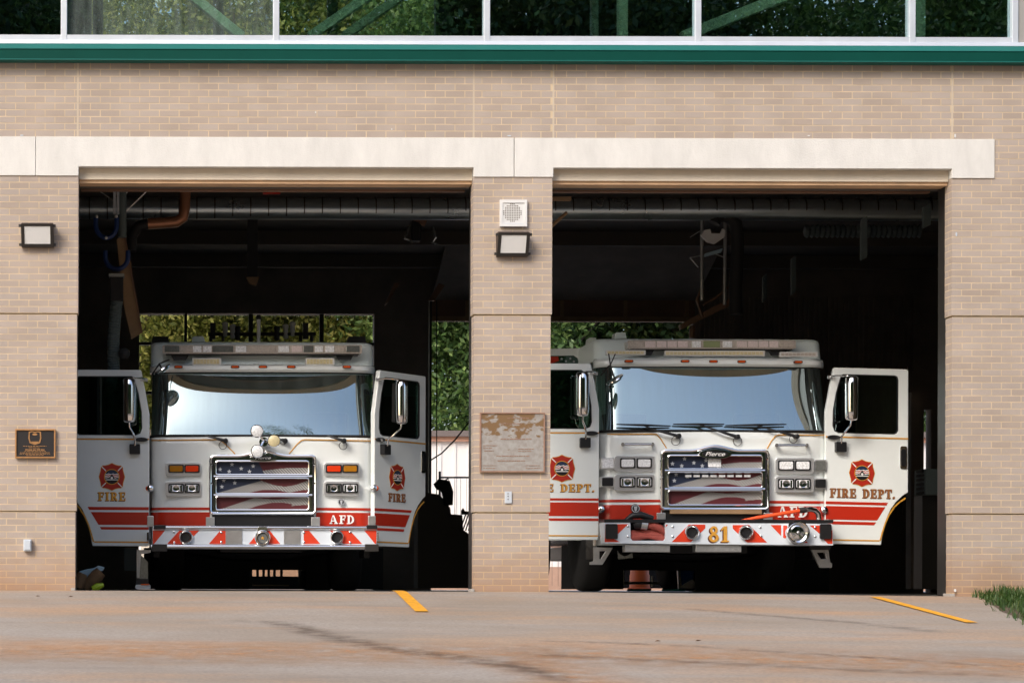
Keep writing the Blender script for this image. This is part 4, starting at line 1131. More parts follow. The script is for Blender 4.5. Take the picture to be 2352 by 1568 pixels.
def door(t, P, d):
    s = d['side']; Yd = P['Y'] + 0.04
    hx = d['hinge']; k = (Yd - CY)/FPX
    H = at(hx, 1050, Yd)
    if d.get('outer'):
        Wd = 194*k; lo, hi = 0.0, Wd
        for _ in range(40):
            m_ = (lo + hi)/2
            dx = at(d['outer'], 1050, Yd + m_).x - H.x
            if dx*dx + m_*m_ > Wd*Wd: hi = m_
            else: lo = m_
        dirv = Vector((at(d['outer'], 1050, Yd + lo).x - H.x, lo, 0)).normalized()
    else:
        dirv = Vector((s*math.cos(R(d.get('back', 3))), math.sin(R(d.get('back', 3))), 0))
    nrm = Vector((0,0,1)).cross(dirv) * (-1)            # towards the viewer
    if nrm.y > 0: nrm = -nrm
    sag = d.get('sag', 0.0)
    oy = d['dy']
    zref = at(hx, 1000 + oy, Yd).z
    def V(yD): return zref + (1000 - yD)*k              # template rows (right truck's right door)
    def U(xD): return (xD - 1896)*k
    def tf(u, y, z): return Vector((H.x, H.y, 0)) + dirv*u - nrm*y + Vector((0, 0, z - sag*u))
    B = lambda: MB(tf)
    P2 = lambda pts: [(U(x), V(y)) for x, y in pts]
    outline = [(1898,1248),(1896,1240),(1896,945),(1906,890),(1915,845),(1918,843),(2087,843),(2090,846),(2090,1126),(2077,1134),(2063,1147),(2050,1165),(2041,1185),(2034,1210),(2029,1235),(2027,1248)]
    win = [(1913,978),(1914,940),(1921,900),(1932,862),(1937,858),(2058,858),(2064,861),(2066,868),(2066,984),(2063,990),(2057,993),(1927,993),(1917,989)]
    dr = B().prism(P2(outline), 0.0, 0.055, holes=[P2(win)]).build('door', 'truck_white', t, bevel=0.010, label=d['label'])
    B().prism(P2(win), 0.022, 0.028).build('window', 'door_glass', dr)
    ws_ = B(); wi = [(1990 + (x-1990)*0.975, 925 + (y-925)*0.975) for x, y in win]
    ws_.prism(P2(win), -0.001, 0.02, holes=[P2(wi)]); ws_.build('window_seal', 'black_seal', dr)
    inn = B().prism(P2([(1905,1240),(1905,1003),(2080,1003),(2080,1130),(2055,1160),(2035,1200),(2022,1240)]), 0.056, 0.10).build('inner_panel', 'interior', dr)
    # stripes
    for (y0, y1) in d['bands']:
        e = lambda y: 2046 - (y - 1145)*0.62
        B().prism(P2([(1897, y0), (e(y0), y0), (e(y1), y1), (1897, y1)]), -0.0025, 0.0).build('red_stripe', 'truck_red', dr)
    gp = B()
    def stripe(pts, wd=2.0):
        for i in range(len(pts) - 1):
            a, c = Vector(pts[i]), Vector(pts[i+1]); t_ = (c - a).normalized(); n_ = Vector((-t_.y, t_.x))*wd
            gp.prism(P2([tuple(a - n_ - t_*0.3), tuple(c - n_ + t_*0.3), tuple(c + n_ + t_*0.3), tuple(a + n_ - t_*0.3)]), -0.004, -0.0026)
    stripe([(1897, 1002.5), (2089, 1002.5)], 1.7)
    arch = [(2083,1139),(2070,1148),(2057,1160),(2045,1178),(2036,1198),(2029,1220),(2024,1238)]
    stripe([(1898, 1238.5)] + [(2022, 1238.5)], 1.6); stripe(arch, 1.7)
    gp.build('gold_pinstripe', 'gold', dr)
    # the cross emblem reads the same on both sides; letters run left to right
    em = MB(lambda x, y, z: tf(s*x, y, z))
    emblem(em, s*U(d.get('ex', 1982)), V(d['ey']), 32*k, -0.003)
    em.build('emblem', EMB, dr, recalc=False)
    lw = MB(lambda x, y, z: tf(s*x, y, z))
    xa, xb, ya, yb = d['text']
    a, c = s*U(xa), s*U(xb)
    if a > c: a, c = c, a
    gm_ = 'gold' if s < 0 else 'gold_shaded'
    for wd, f0, f1 in ((d['word'], 0.0, 1.0),) if ' ' not in d['word'] else (('FIRE', 0.0, 0.40), ('DEPT.', 0.50, 1.0)):
        lw = MB(lambda x, y, z: tf(s*x, y, z)); a_, c_ = a + (c - a)*f0, a + (c - a)*f1
        word(lw, wd, a_, c_, V(yb), V(ya), -0.004, 1, dx=-0.006, dz=-0.006)
        word(lw, wd, a_, c_, V(yb), V(ya), -0.006, 0)
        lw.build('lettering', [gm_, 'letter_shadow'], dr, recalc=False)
    # handle
    hd = B().prism(P2(rrect(2070, 2086, 1020, 1072, 4)), -0.012, 0.0).build('handle', 'chrome', dr, bevel=0.004)
    B().prism(P2(rrect(2072.5, 2083.5, 1027, 1066, 5)), -0.022, -0.0125).build('handle_grip', 'black_trim', dr)
    # mirror on its arms
    mz = (V(866) + V(968))/2; h = (V(866) - V(968))/2; mu = U(1941); mw = U(1956) - U(1926)
    mir = MB(tf); rings = []
    for f, r_ in ((-1.0, 0.35), (-0.97, 0.75), (-0.90, 0.95), (-0.6, 1.0), (0.6, 1.0), (0.90, 0.95), (0.97, 0.75), (1.0, 0.35)):
        rings.append([(mu + 0.5*mw*r_*math.cos(a)*(1.0 if math.cos(a) > 0 else 1.0), -0.20 + 0.07*r_*math.sin(a), mz + f*h) for a in [2*math.pi*i/16 for i in range(16)]])
    mir.loft(rings, cap0=True, cap1=True, closed=True)
    mo = mir.build('mirror', 'chrome', dr, smooth=True)
    B().box(mu + mw*0.12, mu + mw*0.50, -0.17, -0.05, V(962), V(872)).build('mirror_back', 'black_trim', dr, bevel=0.01)
    ar = B().tube([(U(1905), -0.01, V(866)), (U(1912), -0.10, V(864)), (U(1932), -0.19, V(866)), (U(1938), -0.20, V(874))], 0.010, 8)
    ar.tube([(mu, -0.20, V(966)), (U(1940), -0.19, V(978)), (U(1932), -0.13, V(992)), (U(1928), -0.07, V(1003)), (U(1929), -0.05, V(1018))], 0.011, 8)
    ar.build('mirror_arm', 'chrome', dr, smooth=True)
    B().prism(P2(circ(1914, 1003.5, 15, 20, 5)), -0.03, 0.0).build('arm_base', 'black_trim', dr, bevel=0.004)
    B().prism(P2(rrect(1917, 1941, 1014, 1037, 2)), -0.06, 0.0).build('arm_box', 'black_trim', dr, bevel=0.004)
    B().prism(P2([(1900,863),(1917,861),(1917,869),(1900,870)]), -0.02, 0.0).build('arm_bracket', 'steel', dr)

def chrome_cup(name, x, y, Y, r, parent, star_=False, siren=False):
    p = at(x, y, Y); k = (Y - CY)/FPX; q = r*k
    prof = [(q*0.62, 0.02), (q*0.66, -0.01), (q*0.74, -0.028), (q*0.86, -0.036), (q*0.97, -0.026), (q, 0.0), (q, 0.05)]
    if siren: prof = [(q*0.16,-0.05),(q*0.2,-0.075),(q*0.5,-0.07),(q*0.56,-0.055),(q*0.66,-0.05),(q*0.82,-0.06),(q*0.9,-0.085),(q*0.98,-0.075),(q,-0.04),(q,0.05)]
    o = MB().lathe((p.x, p.y, p.z), prof, 28).build(name, 'chrome', parent, smooth=True)
    if siren:
        MB().lathe((p.x, p.y - 0.076, p.z), [(q*0.05, -0.014), (q*0.13, -0.008), (q*0.13, 0.01)], 14).build('hub', 'steel', o, smooth=True)
    elif star_:
        MB().lathe((p.x, p.y, p.z), [(q*0.02,-0.012),(q*0.6,-0.008),(q*0.64,0.012)], 20).build('cup_face', 'grey_lens', o, smooth=True)
        MB().dprism([(x + (4.5 if i % 2 == 0 else 2)*math.sin(math.pi*i/5), y - (4.5 if i % 2 == 0 else 2)*math.cos(math.pi*i/5)) for i in range(10)], p.y - 0.018, 0.005).build('cup_star', 'gold', o)
    else:
        MB().lathe((p.x, p.y, p.z), [(q*0.05,-0.002),(q*0.6,-0.006),(q*0.64,0.012)], 20).build('cup_throat', 'black_trim', o, smooth=True)
    return o
def bolts(pts, Y, parent):
    for x, y in pts:
        p = at(x, y, Y); MB().lathe((p.x, p.y, p.z), [(0.005,-0.012),(0.012,-0.007),(0.013,0.004)], 10).build('bolt', 'chrome', parent, smooth=True)

def bumper_left(t, Y, X0, w):
    YB_ = Y - 0.30
    bm = MB().dbox(350, 866, 1214, 1250, YB_, 0.28).build('bumper', 'reflect_white', t, bevel=0.006)
    T, Bm = 1217.5, 1248
    for pts in ([(351,T),(379,T),(354,Bm),(351,Bm)], [(412,T),(458,T),(427,Bm),(384,Bm)], [(506,T),(518,T),(518,Bm),(480,Bm)], [(596,T),(604,T),(604,Bm),(572,Bm)]):
        for mir in (0, 1):
            q = [(1215.5 - x, y) for x, y in pts] if mir else pts
            MB().dprism(q, YB_ - 0.003, 0.002).build('chevron', 'reflect_red', bm)
    for x0, x1 in ((518.5, 556), (652, 690)):
        pl = MB().dbox(x0, x1, T, Bm, YB_ - 0.009, 0.006).build('tread_plate', 'steel', bm)
        rg = MB()
        for i in range(6):
            for j in range(5):
                cx, cy = x0 + 3.5 + i*6.2, T + 3.5 + j*6.2
                a = 1 if (i + j) % 2 else -1
                rg.dprism([(cx-2.6,cy-2.2*a),(cx-1.6,cy-3.0*a),(cx+2.6,cy+2.2*a),(cx+1.6,cy+3.0*a)], YB_ - 0.013, 0.005)
        rg.build('tread_bar', 'steel', pl)
    MB().tube([at(352, 1210.5, YB_ - 0.01), at(865, 1212, YB_ - 0.01)], 0.020, 10).build('top_rail', 'chrome', bm, smooth=True)
    MB().tube([at(347, 1254.5, YB_ - 0.012), at(868, 1256, YB_ - 0.012)], 0.028, 12).build('bottom_rail', 'chrome', bm, smooth=True)
    for x0, x1 in ((349, 384), (838, 870)):
        MB().dbox(x0, x1, 1249, 1266, YB_ - 0.045, 0.10).build('rail_clamp', 'dark_metal', bm, bevel=0.006)
        MB().dbox(x0 + 4, x1 - 3, 1205, 1214, YB_ - 0.035, 0.05).build('rail_sleeve', 'black_trim', bm, bevel=0.006)
    for x0, x1 in ((338, 353), (846, 863)):
        MB().dbox(x0, x1, 1184, 1209, YB_ + 0.02, 0.06).build('upright', 'steel', bm, bevel=0.005)
    chrome_cup('horn', 427, 1233, YB_ - 0.01, 16.5, bm); chrome_cup('horn', 774, 1233, YB_ - 0.01, 16.5, bm)
    chrome_cup('siren', 603, 1235, YB_ - 0.02, 18.5, bm, star_=True)
    MB().dprism(rrect(592, 614, 1209, 1220, 3), YB_ - 0.03, 0.02).build('siren_mount', 'chrome', bm, bevel=0.004)
    bolts([(400,1221),(400,1245),(508,1222),(508,1244),(698,1222),(698,1244),(804,1221),(804,1245)], YB_ - 0.003, bm)
    for x in (341, 865):
        MB().tube([at(x, 1222, Y + 0.02), at(x, 1240, Y + 0.02)], 0.022, 8).build('door_hinge', 'chrome', t, smooth=True)
    # spinning three-lamp warning light above the grille
    rr = MB().tube([at(606, 1018, Y + 0.01), at(606, 1014, Y - 0.14)], 0.05, 14).build('rotating_light', 'chrome', t, smooth=True)
    for (x, y, r, m) in ((590, 990, 15, 'clear_lens'), (629, 1012.5, 15, 'cream_lens'), (591, 1036, 15, 'clear_lens')):
        YL = Y - 0.20; p = at(x, y, YL); q = r*(YL - CY)/FPX
        MB().tube([at(606, 1012, Y - 0.13), (p.x, p.y + 0.03, p.z)], 0.016, 8).build('lamp_arm', 'chrome', rr, smooth=True)
        MB().lathe((p.x, p.y, p.z), [(q*0.9,-0.03),(q,-0.022),(q,0.0),(q*0.8,0.05),(q*0.3,0.075)], 24).build('lamp_shell', 'chrome', rr, smooth=True)
        MB().lathe((p.x, p.y - 0.03, p.z), [(q*0.15,-0.016),(q*0.55,-0.012),(q*0.88,-0.001),(q*0.88,0.004)], 24).build('lamp_lens', m, rr, smooth=True)
    # round emblem medallion
    p = at(784, 1152, Y + 0.01)
    md = MB().lathe((p.x, p.y, p.z), [(0.034,-0.006),(0.036,0.02)], 20).build('medallion', 'black_trim', t)
    MB().dprism(circ(784,1152,7.4,20), p.y - 0.0085, 0.002, holes=[circ(784,1152,6.0,20)]).dprism([(781,1148),(787,1148),(786,1155),(784,1158),(782,1155)], p.y - 0.0085, 0.002).build('medallion_mark', 'star_white', md)
    # roof rack behind the cab
    YK = Y + 2.2
    rk = MB().tube([at(478, 767, YK), at(725, 767, YK)], 0.022, 8).build('roof_rack', 'dark_metal', t, smooth=True)
    for x in (484, 512, 690, 716): MB().tube([at(x, 767, YK), at(x, 784, YK)], 0.02, 8).build('rack_post', 'dark_metal', rk)
    for x in (489, 702): MB().dbox(x - 6, x + 6, 741, 778, YK - 0.05, 0.1).build('rack_clamp', 'black_trim', rk)
    for x, y0, m in ((517,743,'white_plastic'),(534,748,'white_plastic'),(546,752,'dark_metal'),(636,752,'dark_metal'),(656,748,'white_plastic'),(672,742,'white_plastic')):
        MB().lathe(tuple(at(x, y0 + 12, YK)), [(0.02,-0.09),(0.03,-0.08),(0.03,0.03),(0.036,0.035),(0.036,0.07),(0.015,0.08)], 12, 'Z').build('rack_valve', m, rk, smooth=True)
    MB().tube([at(594, 790, Y + 0.9), at(594, 729, Y + 0.9)], 0.021, 10).build('antenna_pole', 'white_plastic', t, smooth=True)
    p = at(594, 728, Y + 0.9); MB().lathe(tuple(p), [(0.02,-0.03),(0.032,-0.01),(0.024,0.02),(0.006,0.03)], 12, 'Z').build('antenna_cap', 'black_trim', t, smooth=True)
    convex_mirror(t, Y, (348, 862), (372, 848), (366, 835), (388, 826), 0)

def convex_mirror(t, Y, a, c, e, base, tw):
    q = at(c[0], c[1], Y - 0.12)
    o = MB().tube([at(*base, Y + 0.1), at(*e, Y - 0.08), q], 0.009, 8).tube([at(*a, Y + 0.1), at(*e, Y - 0.08)], 0.008, 8).build('convex_mirror', 'dark_metal', t)
    d = Vector((0.85, -0.25, 0.5)).normalized(); n = Vector((0.5, 0.15, -0.85)).normalized()
    s = d.cross(n).normalized(); rings = []
    for r, h in ((0.02, -0.035), (0.07, -0.025), (0.105, 0.0), (0.10, 0.012)):
        rings.append([q + (d*math.cos(b) + s*math.sin(b))*r - n*h for b in [2*math.pi*i/18 for i in range(18)]])
    MB().loft(rings, cap0=True, cap1=True, closed=True).build('mirror_dish', 'chrome', o, smooth=True)

def bumper_right(t, Y, X0, w):
    YB_ = Y - 0.25
    T, Bm = 1199, 1247.5
    outer = [(1386,T),(1448,T),(1449,1236),(1453,1241),(1524,1241),(1528,1236),(1528,T),(1912,T+3),(1914,1252),(1390,Bm)]
    bm = MB().dprism(outer, YB_, 0.24).build('bumper', 'reflect_white', t, bevel=0.005)
    for pts in ([(1390,1203),(1443,1203),(1408,1236),(1424,1244),(1389,1244)], [(1529,1204),(1534,1204),(1529,1210)],
                [(1582,1204),(1620,1204),(1620,1212),(1587,1244),(1543,1244)], [(1683,1205),(1721,1205),(1762,1245),(1716,1245),(1683,1213)],
                [(1770,1205),(1794,1205),(1794,1230)], [(1799,1206),(1815,1206),(1856,1246),(1835,1246),(1799,1234)], [(1860,1206),(1884,1206),(1884,1226)], [(1890,1236),(1912,1216),(1912,1248),(1902,1248)]):
        MB().dprism(pts, YB_ - 0.003, 0.002).build('chevron', 'reflect_red', bm)
    for x0, x1 in ((1391, 1419), (1884, 1910)):
        MB().dprism(rrect(x0, x1, 1202.5, 1237, 3), YB_ - 0.03, 0.026).build('corner_lamp', 'black_trim', bm, bevel=0.006)
    chrome_cup('horn', 1589, 1222, YB_ - 0.01, 17, bm); chrome_cup('horn', 1713, 1222, YB_ - 0.01, 17, bm)
    chrome_cup('siren', 1829, 1223, YB_ - 0.015, 27, bm, siren=True)
    bolts([(1442,1208),(1442,1231),(1545,1209),(1545,1231),(1746,1210),(1748,1230),(1872,1210),(1872,1231)], YB_ - 0.003, bm)
    b = MB(); k = (YB_ - CY)/FPX
    a0, a1 = at(1627, 1244, YB_), at(1675, 1208, YB_)
    word(b, '81', a0.x, a1.x, a0.z, a1.z, YB_ - 0.004, 1, dx=-0.012, dz=-0.010, th=0.002)
    word(b, '81', a0.x, a1.x, a0.z, a1.z, YB_ - 0.008, 0, th=0.002)
    b.build('number', ['gold', 'letter_shadow'], bm, recalc=False)
    MB().dbox(1388, 1914, 1193, 1199, YB_ - 0.005, 0.28).build('bumper_deck', 'black_trim', bm)
    # hose well
    hw = MB().dbox(1449, 1528, 1197, 1241.5, YB_ + 0.22, 0.02).build('hose_well', 'black_trim', bm)
    def P3(x, y, d): return at(x, y, YB_ + d)
    h1 = MB()
    for j, (y0, d) in enumerate(((1239, 0.06), (1232, 0.07), (1224, 0.09))):
        pts = [P3(1448 + 80*i/10, y0 - 7*math.sin(math.pi*(0.15 + i/10*0.8)) + j*1.5, d) for i in range(11)]
        h1.tube(pts, [0.028 + 0.008*math.sin(i*0.9 + j) for i in range(11)], 10)
    h1.build('folded_hose', 'hose_red', bm, smooth=True)
    MB().tube([P3(1483, 1205, 0.06), P3(1500, 1206, 0.05), P3(1516, 1212, 0.05), P3(1524, 1222, 0.06), P3(1516, 1226, 0.08)], [0.03, 0.045, 0.042, 0.04, 0.03], 12).build('hose_end', 'hose_red', bm, smooth=True)
    MB().tube([P3(1472, 1204, 0.05), P3(1486, 1206, 0.05)], 0.052, 16).build('coupling', 'steel', bm, smooth=True)
    MB().tube([P3(1456, 1204, 0.06), P3(1463, 1203, 0.05), P3(1473, 1204, 0.05)], [0.045, 0.055, 0.05], 14).build('nozzle', 'black_trim', bm, smooth=True)
    MB().tube([P3(1432, 1198, 0.10), P3(1452, 1184, 0.10), P3(1472, 1182, 0.10), P3(1500, 1190, 0.10)], [0.02, 0.035, 0.04, 0.03], 10).build('hose_strap', 'black_trim', bm, smooth=True)
    # orange handline lying on the deck, chrome elbow
    MB().tube([at(1702, 1195, YB_ + 0.02), at(1740, 1188, YB_ + 0.0), at(1790, 1180, YB_ - 0.02), at(1838, 1172, YB_ - 0.02)], [0.012, 0.020, 0.021, 0.02], 10).build('orange_hose', 'hose_orange', bm, smooth=True)
    MB().tube([at(1836, 1172, YB_ - 0.02), at(1852, 1170, YB_ - 0.02)], 0.03, 12).build('hose_coupling', 'dark_metal', bm, smooth=True)
    el = [at(1850, 1170, YB_), at(1862, 1169, YB_ + 0.01), at(1872, 1171, YB_ + 0.02), at(1879, 1178, YB_ + 0.03), at(1881, 1188, YB_ + 0.04), at(1881, 1197, YB_ + 0.04)]
    MB().tube(el, 0.028, 14).build('elbow_pipe', 'chrome', bm, smooth=True)
    MB().dbox(1540, 1750, 1170.5, 1179, Y - 0.10, 0.05).build('tray_plate', 'tan_board', t)
    # tread-plate steps hung under the bumper
    for x0, x1 in ((1436, 1539), (1598, 1703)):
        pl = MB().dbox(x0, x1, 1250, 1267, YB_ + 0.03, 0.16).build('tread_step', 'steel', t, bevel=0.004)
        rg = MB()
        for i in range(16):
            for j in range(2):
                cx, cy = x0 + 3.5 + i*6.4, 1254 + j*7.5; a = 1 if (i + j) % 2 else -1
                rg.dprism([(cx-2.6,cy-2*a),(cx-1.6,cy-2.8*a),(cx+2.6,cy+2*a),(cx+1.6,cy+2.8*a)], YB_ + 0.025, 0.006)
        rg.build('tread_bar', 'steel', pl)
    # bracket legs at the corners
    for pts, hole in (([(1364,1256),(1408,1257),(1384,1296),(1356,1296),(1356,1290),(1364,1288)], [(1377,1265),(1392,1265),(1381,1283),(1377,1283)]),
                      ([(1864,1262),(1903,1258),(1907,1291),(1912,1293),(1911,1303),(1884,1303)], [(1876,1268),(1894,1268),(1898,1283),(1886,1283)])):
        MB().dprism(pts, Y + 0.05, 0.05, holes=[hole]).build('step_bracket', 'steel', t, bevel=0.003)
    MB().dbox(1860, 1908, 1252, 1262, Y + 0.02, 0.1).build('bracket_mount', 'dark_metal', t)
    MB().dprism([(1419,1264),(1424,1272),(1434,1277),(1444,1274),(1452,1268),(1454,1280),(1420,1284)], Y + 0.3, 0.03).build('tow_plate', 'grey_lens', t)
    for x in (1384, 1904):
        MB().tube([at(x - 2, 1212, Y - 0.02), at(x - 2, 1232, Y - 0.02)], 0.02, 8).build('door_hinge', 'chrome', t, smooth=True)
    p = at(1460, 1167, Y - 0.02)
    md = MB().lathe((p.x, p.y, p.z), [(0.045,-0.006),(0.05,0.02)], 20).build('medallion', 'black_trim', t)
    MB().dprism(circ(1460,1167,9.4,20), p.y - 0.0085, 0.002, holes=[circ(1460,1167,7.6,20)]).dprism([(1456,1162),(1464,1162),(1463,1170),(1460,1174),(1457,1170)], p.y - 0.0085, 0.002).build('medallion_mark', 'star_white', md)
    # small lights set in the grille
    YG = Y - 0.075
    for i in range(8):
        MB().dbox(1574 + i*19.4, 1588 + i*19.4, 1089.5, 1095, YG + 0.02, 0.02).build('grille_light', 'clear_lens', t)
    MB().dprism(rrect(1627, 1656, 1054, 1072, 2), YG + 0.02, 0.02).build('grille_module', 'clear_lens', t)
    MB().dbox(1452, 1458, 776, 805, Y + 0.55, 0.04).build('rear_post', 'dark_metal', t)
    # tall crew door standing open behind the left door
    YK = Y + 1.35
    cd = MB().dprism([(1266,801),(1346,799),(1354,806),(1354,1240),(1240,1240),(1240,801)], YK, 0.05, holes=[[(1262,817),(1318,816),(1327,822),(1330,836),(1330,990),(1262,990)]]).build('crew_door', 'truck_white', t)
    MB().dprism([(1262,817),(1318,816),(1327,822),(1330,836),(1330,990),(1262,990)], YK + 0.02, 0.006).build('window', 'door_glass', cd)
    MB().dprism([(1262,819),(1282,819),(1284,828),(1268,834),(1262,834)], YK + 0.012, 0.003).build('window_sticker', 'truck_red', cd)
    for (x, y) in ((1290,824),(1300,829),(1310,823),(1318,830)):
        MB().dprism([(x + (3.6 if i % 2 == 0 else 1.5)*math.sin(math.pi*i/5), y - (3.6 if i % 2 == 0 else 1.5)*math.cos(math.pi*i/5)) for i in range(10)], YK + 0.012, 0.003).build('star_sticker', 'star_white', cd)
    MB().dprism(rrect(1336, 1352, 822, 836, 2), YK - 0.04, 0.03).build('door_lamp', 'black_trim', cd)
    convex_mirror(t, Y, (1380, 862), (1412, 872), (1402, 838), (1384, 852), 0)
    cvx = MB().tube([at(1402, 838, Y - 0.08), at(1398, 812, Y + 0.0)], 0.007, 6).tube([at(1402, 838, Y - 0.08), at(1413, 813, Y + 0.0)], 0.007, 6).build('mirror_brace', 'dark_metal', t)

S_L = [('clear_lens')]
fire_truck(dict(Y=1.9, xl=343, xr=869, yroof=783, ybrow0=832, ybrow1=850, yws=1000, ybot=1258, tilt0=8.5, tilt1=25.0, pin=0.18, wbow=0.04,
    under=[(330,572,1258,1352,2.5),(705,880,1258,1352,2.5),(560,720,1258,1308,2.6)], label='white fire truck with three round chrome lamps over its grille, in left bay',
    stripes=[(1165,1171,345.5,482),(1176,1207,345.5,482),(1165,1171,726,867.5),(1176,1207,726,867.5)],
    pins=[[(348,1011),(500,1009),(508,1011),(520,1022),(540,1042)],[(857,1012),(700,1009),(692,1011),(682,1020),(664,1042)]],
    afd=(760,817,1182,1202),
    lamps=[(380,462,1062,1091,[(387,422,'amber_lens'),(424,458,'red_lens')]),(380,462,1105,1138,[(387,422,'clear_lens'),(424,458,'clear_lens')]),
           (744,826,1062,1091,[(749,785,'red_lens'),(787,822,'amber_lens')]),(744,826,1105,1138,[(749,785,'grey_lens'),(787,822,'clear_lens')])],
    turn=[(345,1121,-5),(858,1121,6)],
    grille=(481,727,1044,1181), hump=11, gin=(497,708), rows=[(1060,1088),(1099,1132),(1141,1169)], badge=(604,1051,30,8), btop=1205,
    wipers=[(518,1012,512,1022,9,None,(470,999)),(655,1012,650,1014,7,None,(640,1008)),(790,1012,788,1023,9,None,(752,1000))],
    bar=(373,832,792,812),
    barseg=[(378,412,'grey_lens'),(414,440,'brown_lens'),(443,463,'clear_lens'),(466,486,'clear_lens'),(488,536,'grey_lens'),(541,566,'clear_lens'),(572,632,'brown_lens'),(639,664,'clear_lens'),(670,694,'pink_lens'),(697,720,'grey_lens'),(723,742,'clear_lens'),(747,768,'clear_lens'),(771,792,'brown_lens'),(795,826,'grey_lens')],
    strips=[(442,508,822,838,'cream_lens'),(702,768,822,838,'cream_lens')],
    markers=[(410,842),(540,842),(604,842),(669,842),(797,842)],
    roofbits=[(440,471,772,785,'truck_roof',0.5),(348,389,772,786,'black_trim',0.9),(797,842,772,786,'black_trim',0.9)],
    bumper=bumper_left,
    doors=[dict(side=-1, hinge=343, dy=6, back=2, ey=1089, ex=1982, word='FIRE', text=(2014,1950,1124,1144), bands=[(1158,1165),(1170,1199),(1204,1210)], sag=-0.004,
                label='open white cab door half hidden by the leftmost pier'),
           dict(side=1, hinge=860, outer=978, dy=5, ey=1087, ex=1980, word='FIRE', text=(1948,2012,1124,1143), bands=[(1161,1167),(1172.5,1201),(1206,1212)], sag=0.012,
                label='half open white cab door right of the windshield')]))
fire_truck(dict(Y=1.9, xl=1380, xr=1917, yroof=776, ybrow0=818, ybrow1=838, yws=989, ybot=1252, tilt0=12.5, tilt1=18.5, pin=0.07, wbow=0.02,
    under=[(1290,1432,1252,1352,2.5),(1598,1905,1252,1356,2.5),(1425,1600,1252,1309,2.6)], label='white fire truck numbered 81 with red folded hose in its bumper, in right bay',
    stripes=[(1147,1153,1378.5,1518),(1159,1192,1378.5,1518),(1194.5,1204,1378.5,1518),(1149,1155,1767,1914),(1161,1192,1767,1914),(1196,1204,1767,1914)],
    pins=[[(1381,997),(1500,996),(1508,997),(1518,1008),(1531,1029)],[(1893,999),(1790,998),(1782,1000),(1772,1012),(1762,1030)]],
    afd=(1790,1858,1162,1187),
    lamps=[(1412,1504,1046,1082,[(1425,1459,'clear_lens'),(1463,1497,'clear_lens')]),(1412,1504,1089,1126,[(1424,1459,'clear_lens'),(1463,1498,'clear_lens')]),
           (1782,1870,1051,1087,[(1788,1824,'clear_lens'),(1827,1862,'clear_lens')]),(1782,1870,1093,1130,[(1788,1824,'clear_lens'),(1827,1862,'clear_lens')])],
    sidelamps=[(1381,1411,1051,1077,'clear_lens'),(1381,1411,1094,1118,'black_trim'),(1871,1899,1055,1082,'grey_lens'),(1871,1899,1098,1122,'black_trim')],
    turn=[(1381,1169,-1),(1892,1171,1)],
    grille=(1517,1767,1032,1171), hump=11, gin=(1536,1750), rows=[(1047,1075),(1085,1118),(1127,1158)], badge=(1643,1042,38,11), btop=1196,
    wipers=[(1558,1001,1552,1012,10,((1416,974),(1540,978)),(1500,986)),(1693,1003,1694,1013,10,((1546,974),(1663,974)),(1628,982)),(1829,1002,1822,1008,9,((1666,977),(1806,974)),(1764,984))],
    bar=(1442,1828,781,801),
    barseg=[(1446,1478,'brown_lens'),(1481,1506,'pink_lens'),(1509,1531,'pink_lens'),(1533,1555,'pink_lens'),(1557,1580,'pink_lens'),(1589,1610,'clear_lens'),(1616,1654,'olive_lens'),(1660,1682,'clear_lens'),(1692,1716,'pink_lens'),(1718,1741,'pink_lens'),(1743,1765,'pink_lens'),(1767,1788,'pink_lens'),(1791,1823,'brown_lens')],
    strips=[(1393,1483,804,815,'cream_lens'),(1527,1757,805,817,'cream_lens'),(1792,1878,808,819,'brown_lens')],
    markers=[(1445,829),(1574,829),(1639,829.5),(1704,830),(1834,831)],
    roofbits=[(1411,1440,763,778,'truck_roof',0.5),(1350,1372,775,800,'truck_roof',1.2)], bodydrop=0.3,
    handles=[(1427,1503,1020),(1780,1857,1022)],
    bumper=bumper_right,
    doors=[dict(side=-1, hinge=1376, dy=-8.5, back=2, ey=1084.5, ex=1981, word='FIRE DEPT.', text=(2062,1906,1119.5,1138), bands=[(1152.5,1158),(1162,1193.5),(1198.5,1204.5)], sag=-0.004,
                label='open white cab door partly behind the middle pier'),
           dict(side=1, hinge=1896, dy=0, back=3, ey=1084, ex=1981, word='FIRE DEPT.', text=(1907,2059,1120,1141), bands=[(1150.5,1157),(1161,1192),(1196,1203)], sag=0.018,
                label='wide open white cab door right of the windshield')]))
# ------------------------------------------------------------------ inside the bays
def polyt(pix, Y, r, n=10): return MB().tube([at(x, y, Y if not isinstance(Y, (list, tuple)) else Y[i]) for i, (x, y) in enumerate(pix)], r, n)
YDU = 4.0
du = thing('spiral_duct', tuple(at(640, 475, YDU)), 'grey spiral duct running under the ceiling of both bays', 'duct')
MB().tube([at(-60, 478, YDU), at(2300, 478 + 5.4, YDU)], 0.125, 20).build('duct_tube', 'duct_metal', du, smooth=True)
for i in range(56):
    x = -40 + i*41
    p = at(x, 478, YDU)
    MB().tube([(p.x - 0.006, p.y, at(x, 478, YDU).z), (p.x + 0.006, p.y, p.z)], 0.131, 20).build('duct_seam', 'dark_metal', du, smooth=True)
cd = thing('branch_duct', tuple(at(425, 470, 3.0)), 'orange-lit bent pipe dropping below the ceiling of the left bay', 'pipe')
polyt([(426,432),(424,480),(420,500),(406,509),(372,512),(340,514)], 3.0, 0.062, 14).build('pipe', 'orange_metal', cd, smooth=True)  # orange light reflected on the pipe is put into its colour
polyt([(340,514),(318,520),(304,540),(300,575)], 3.0, 0.06, 12).build('lower_pipe', 'black_rubber', cd, smooth=True)
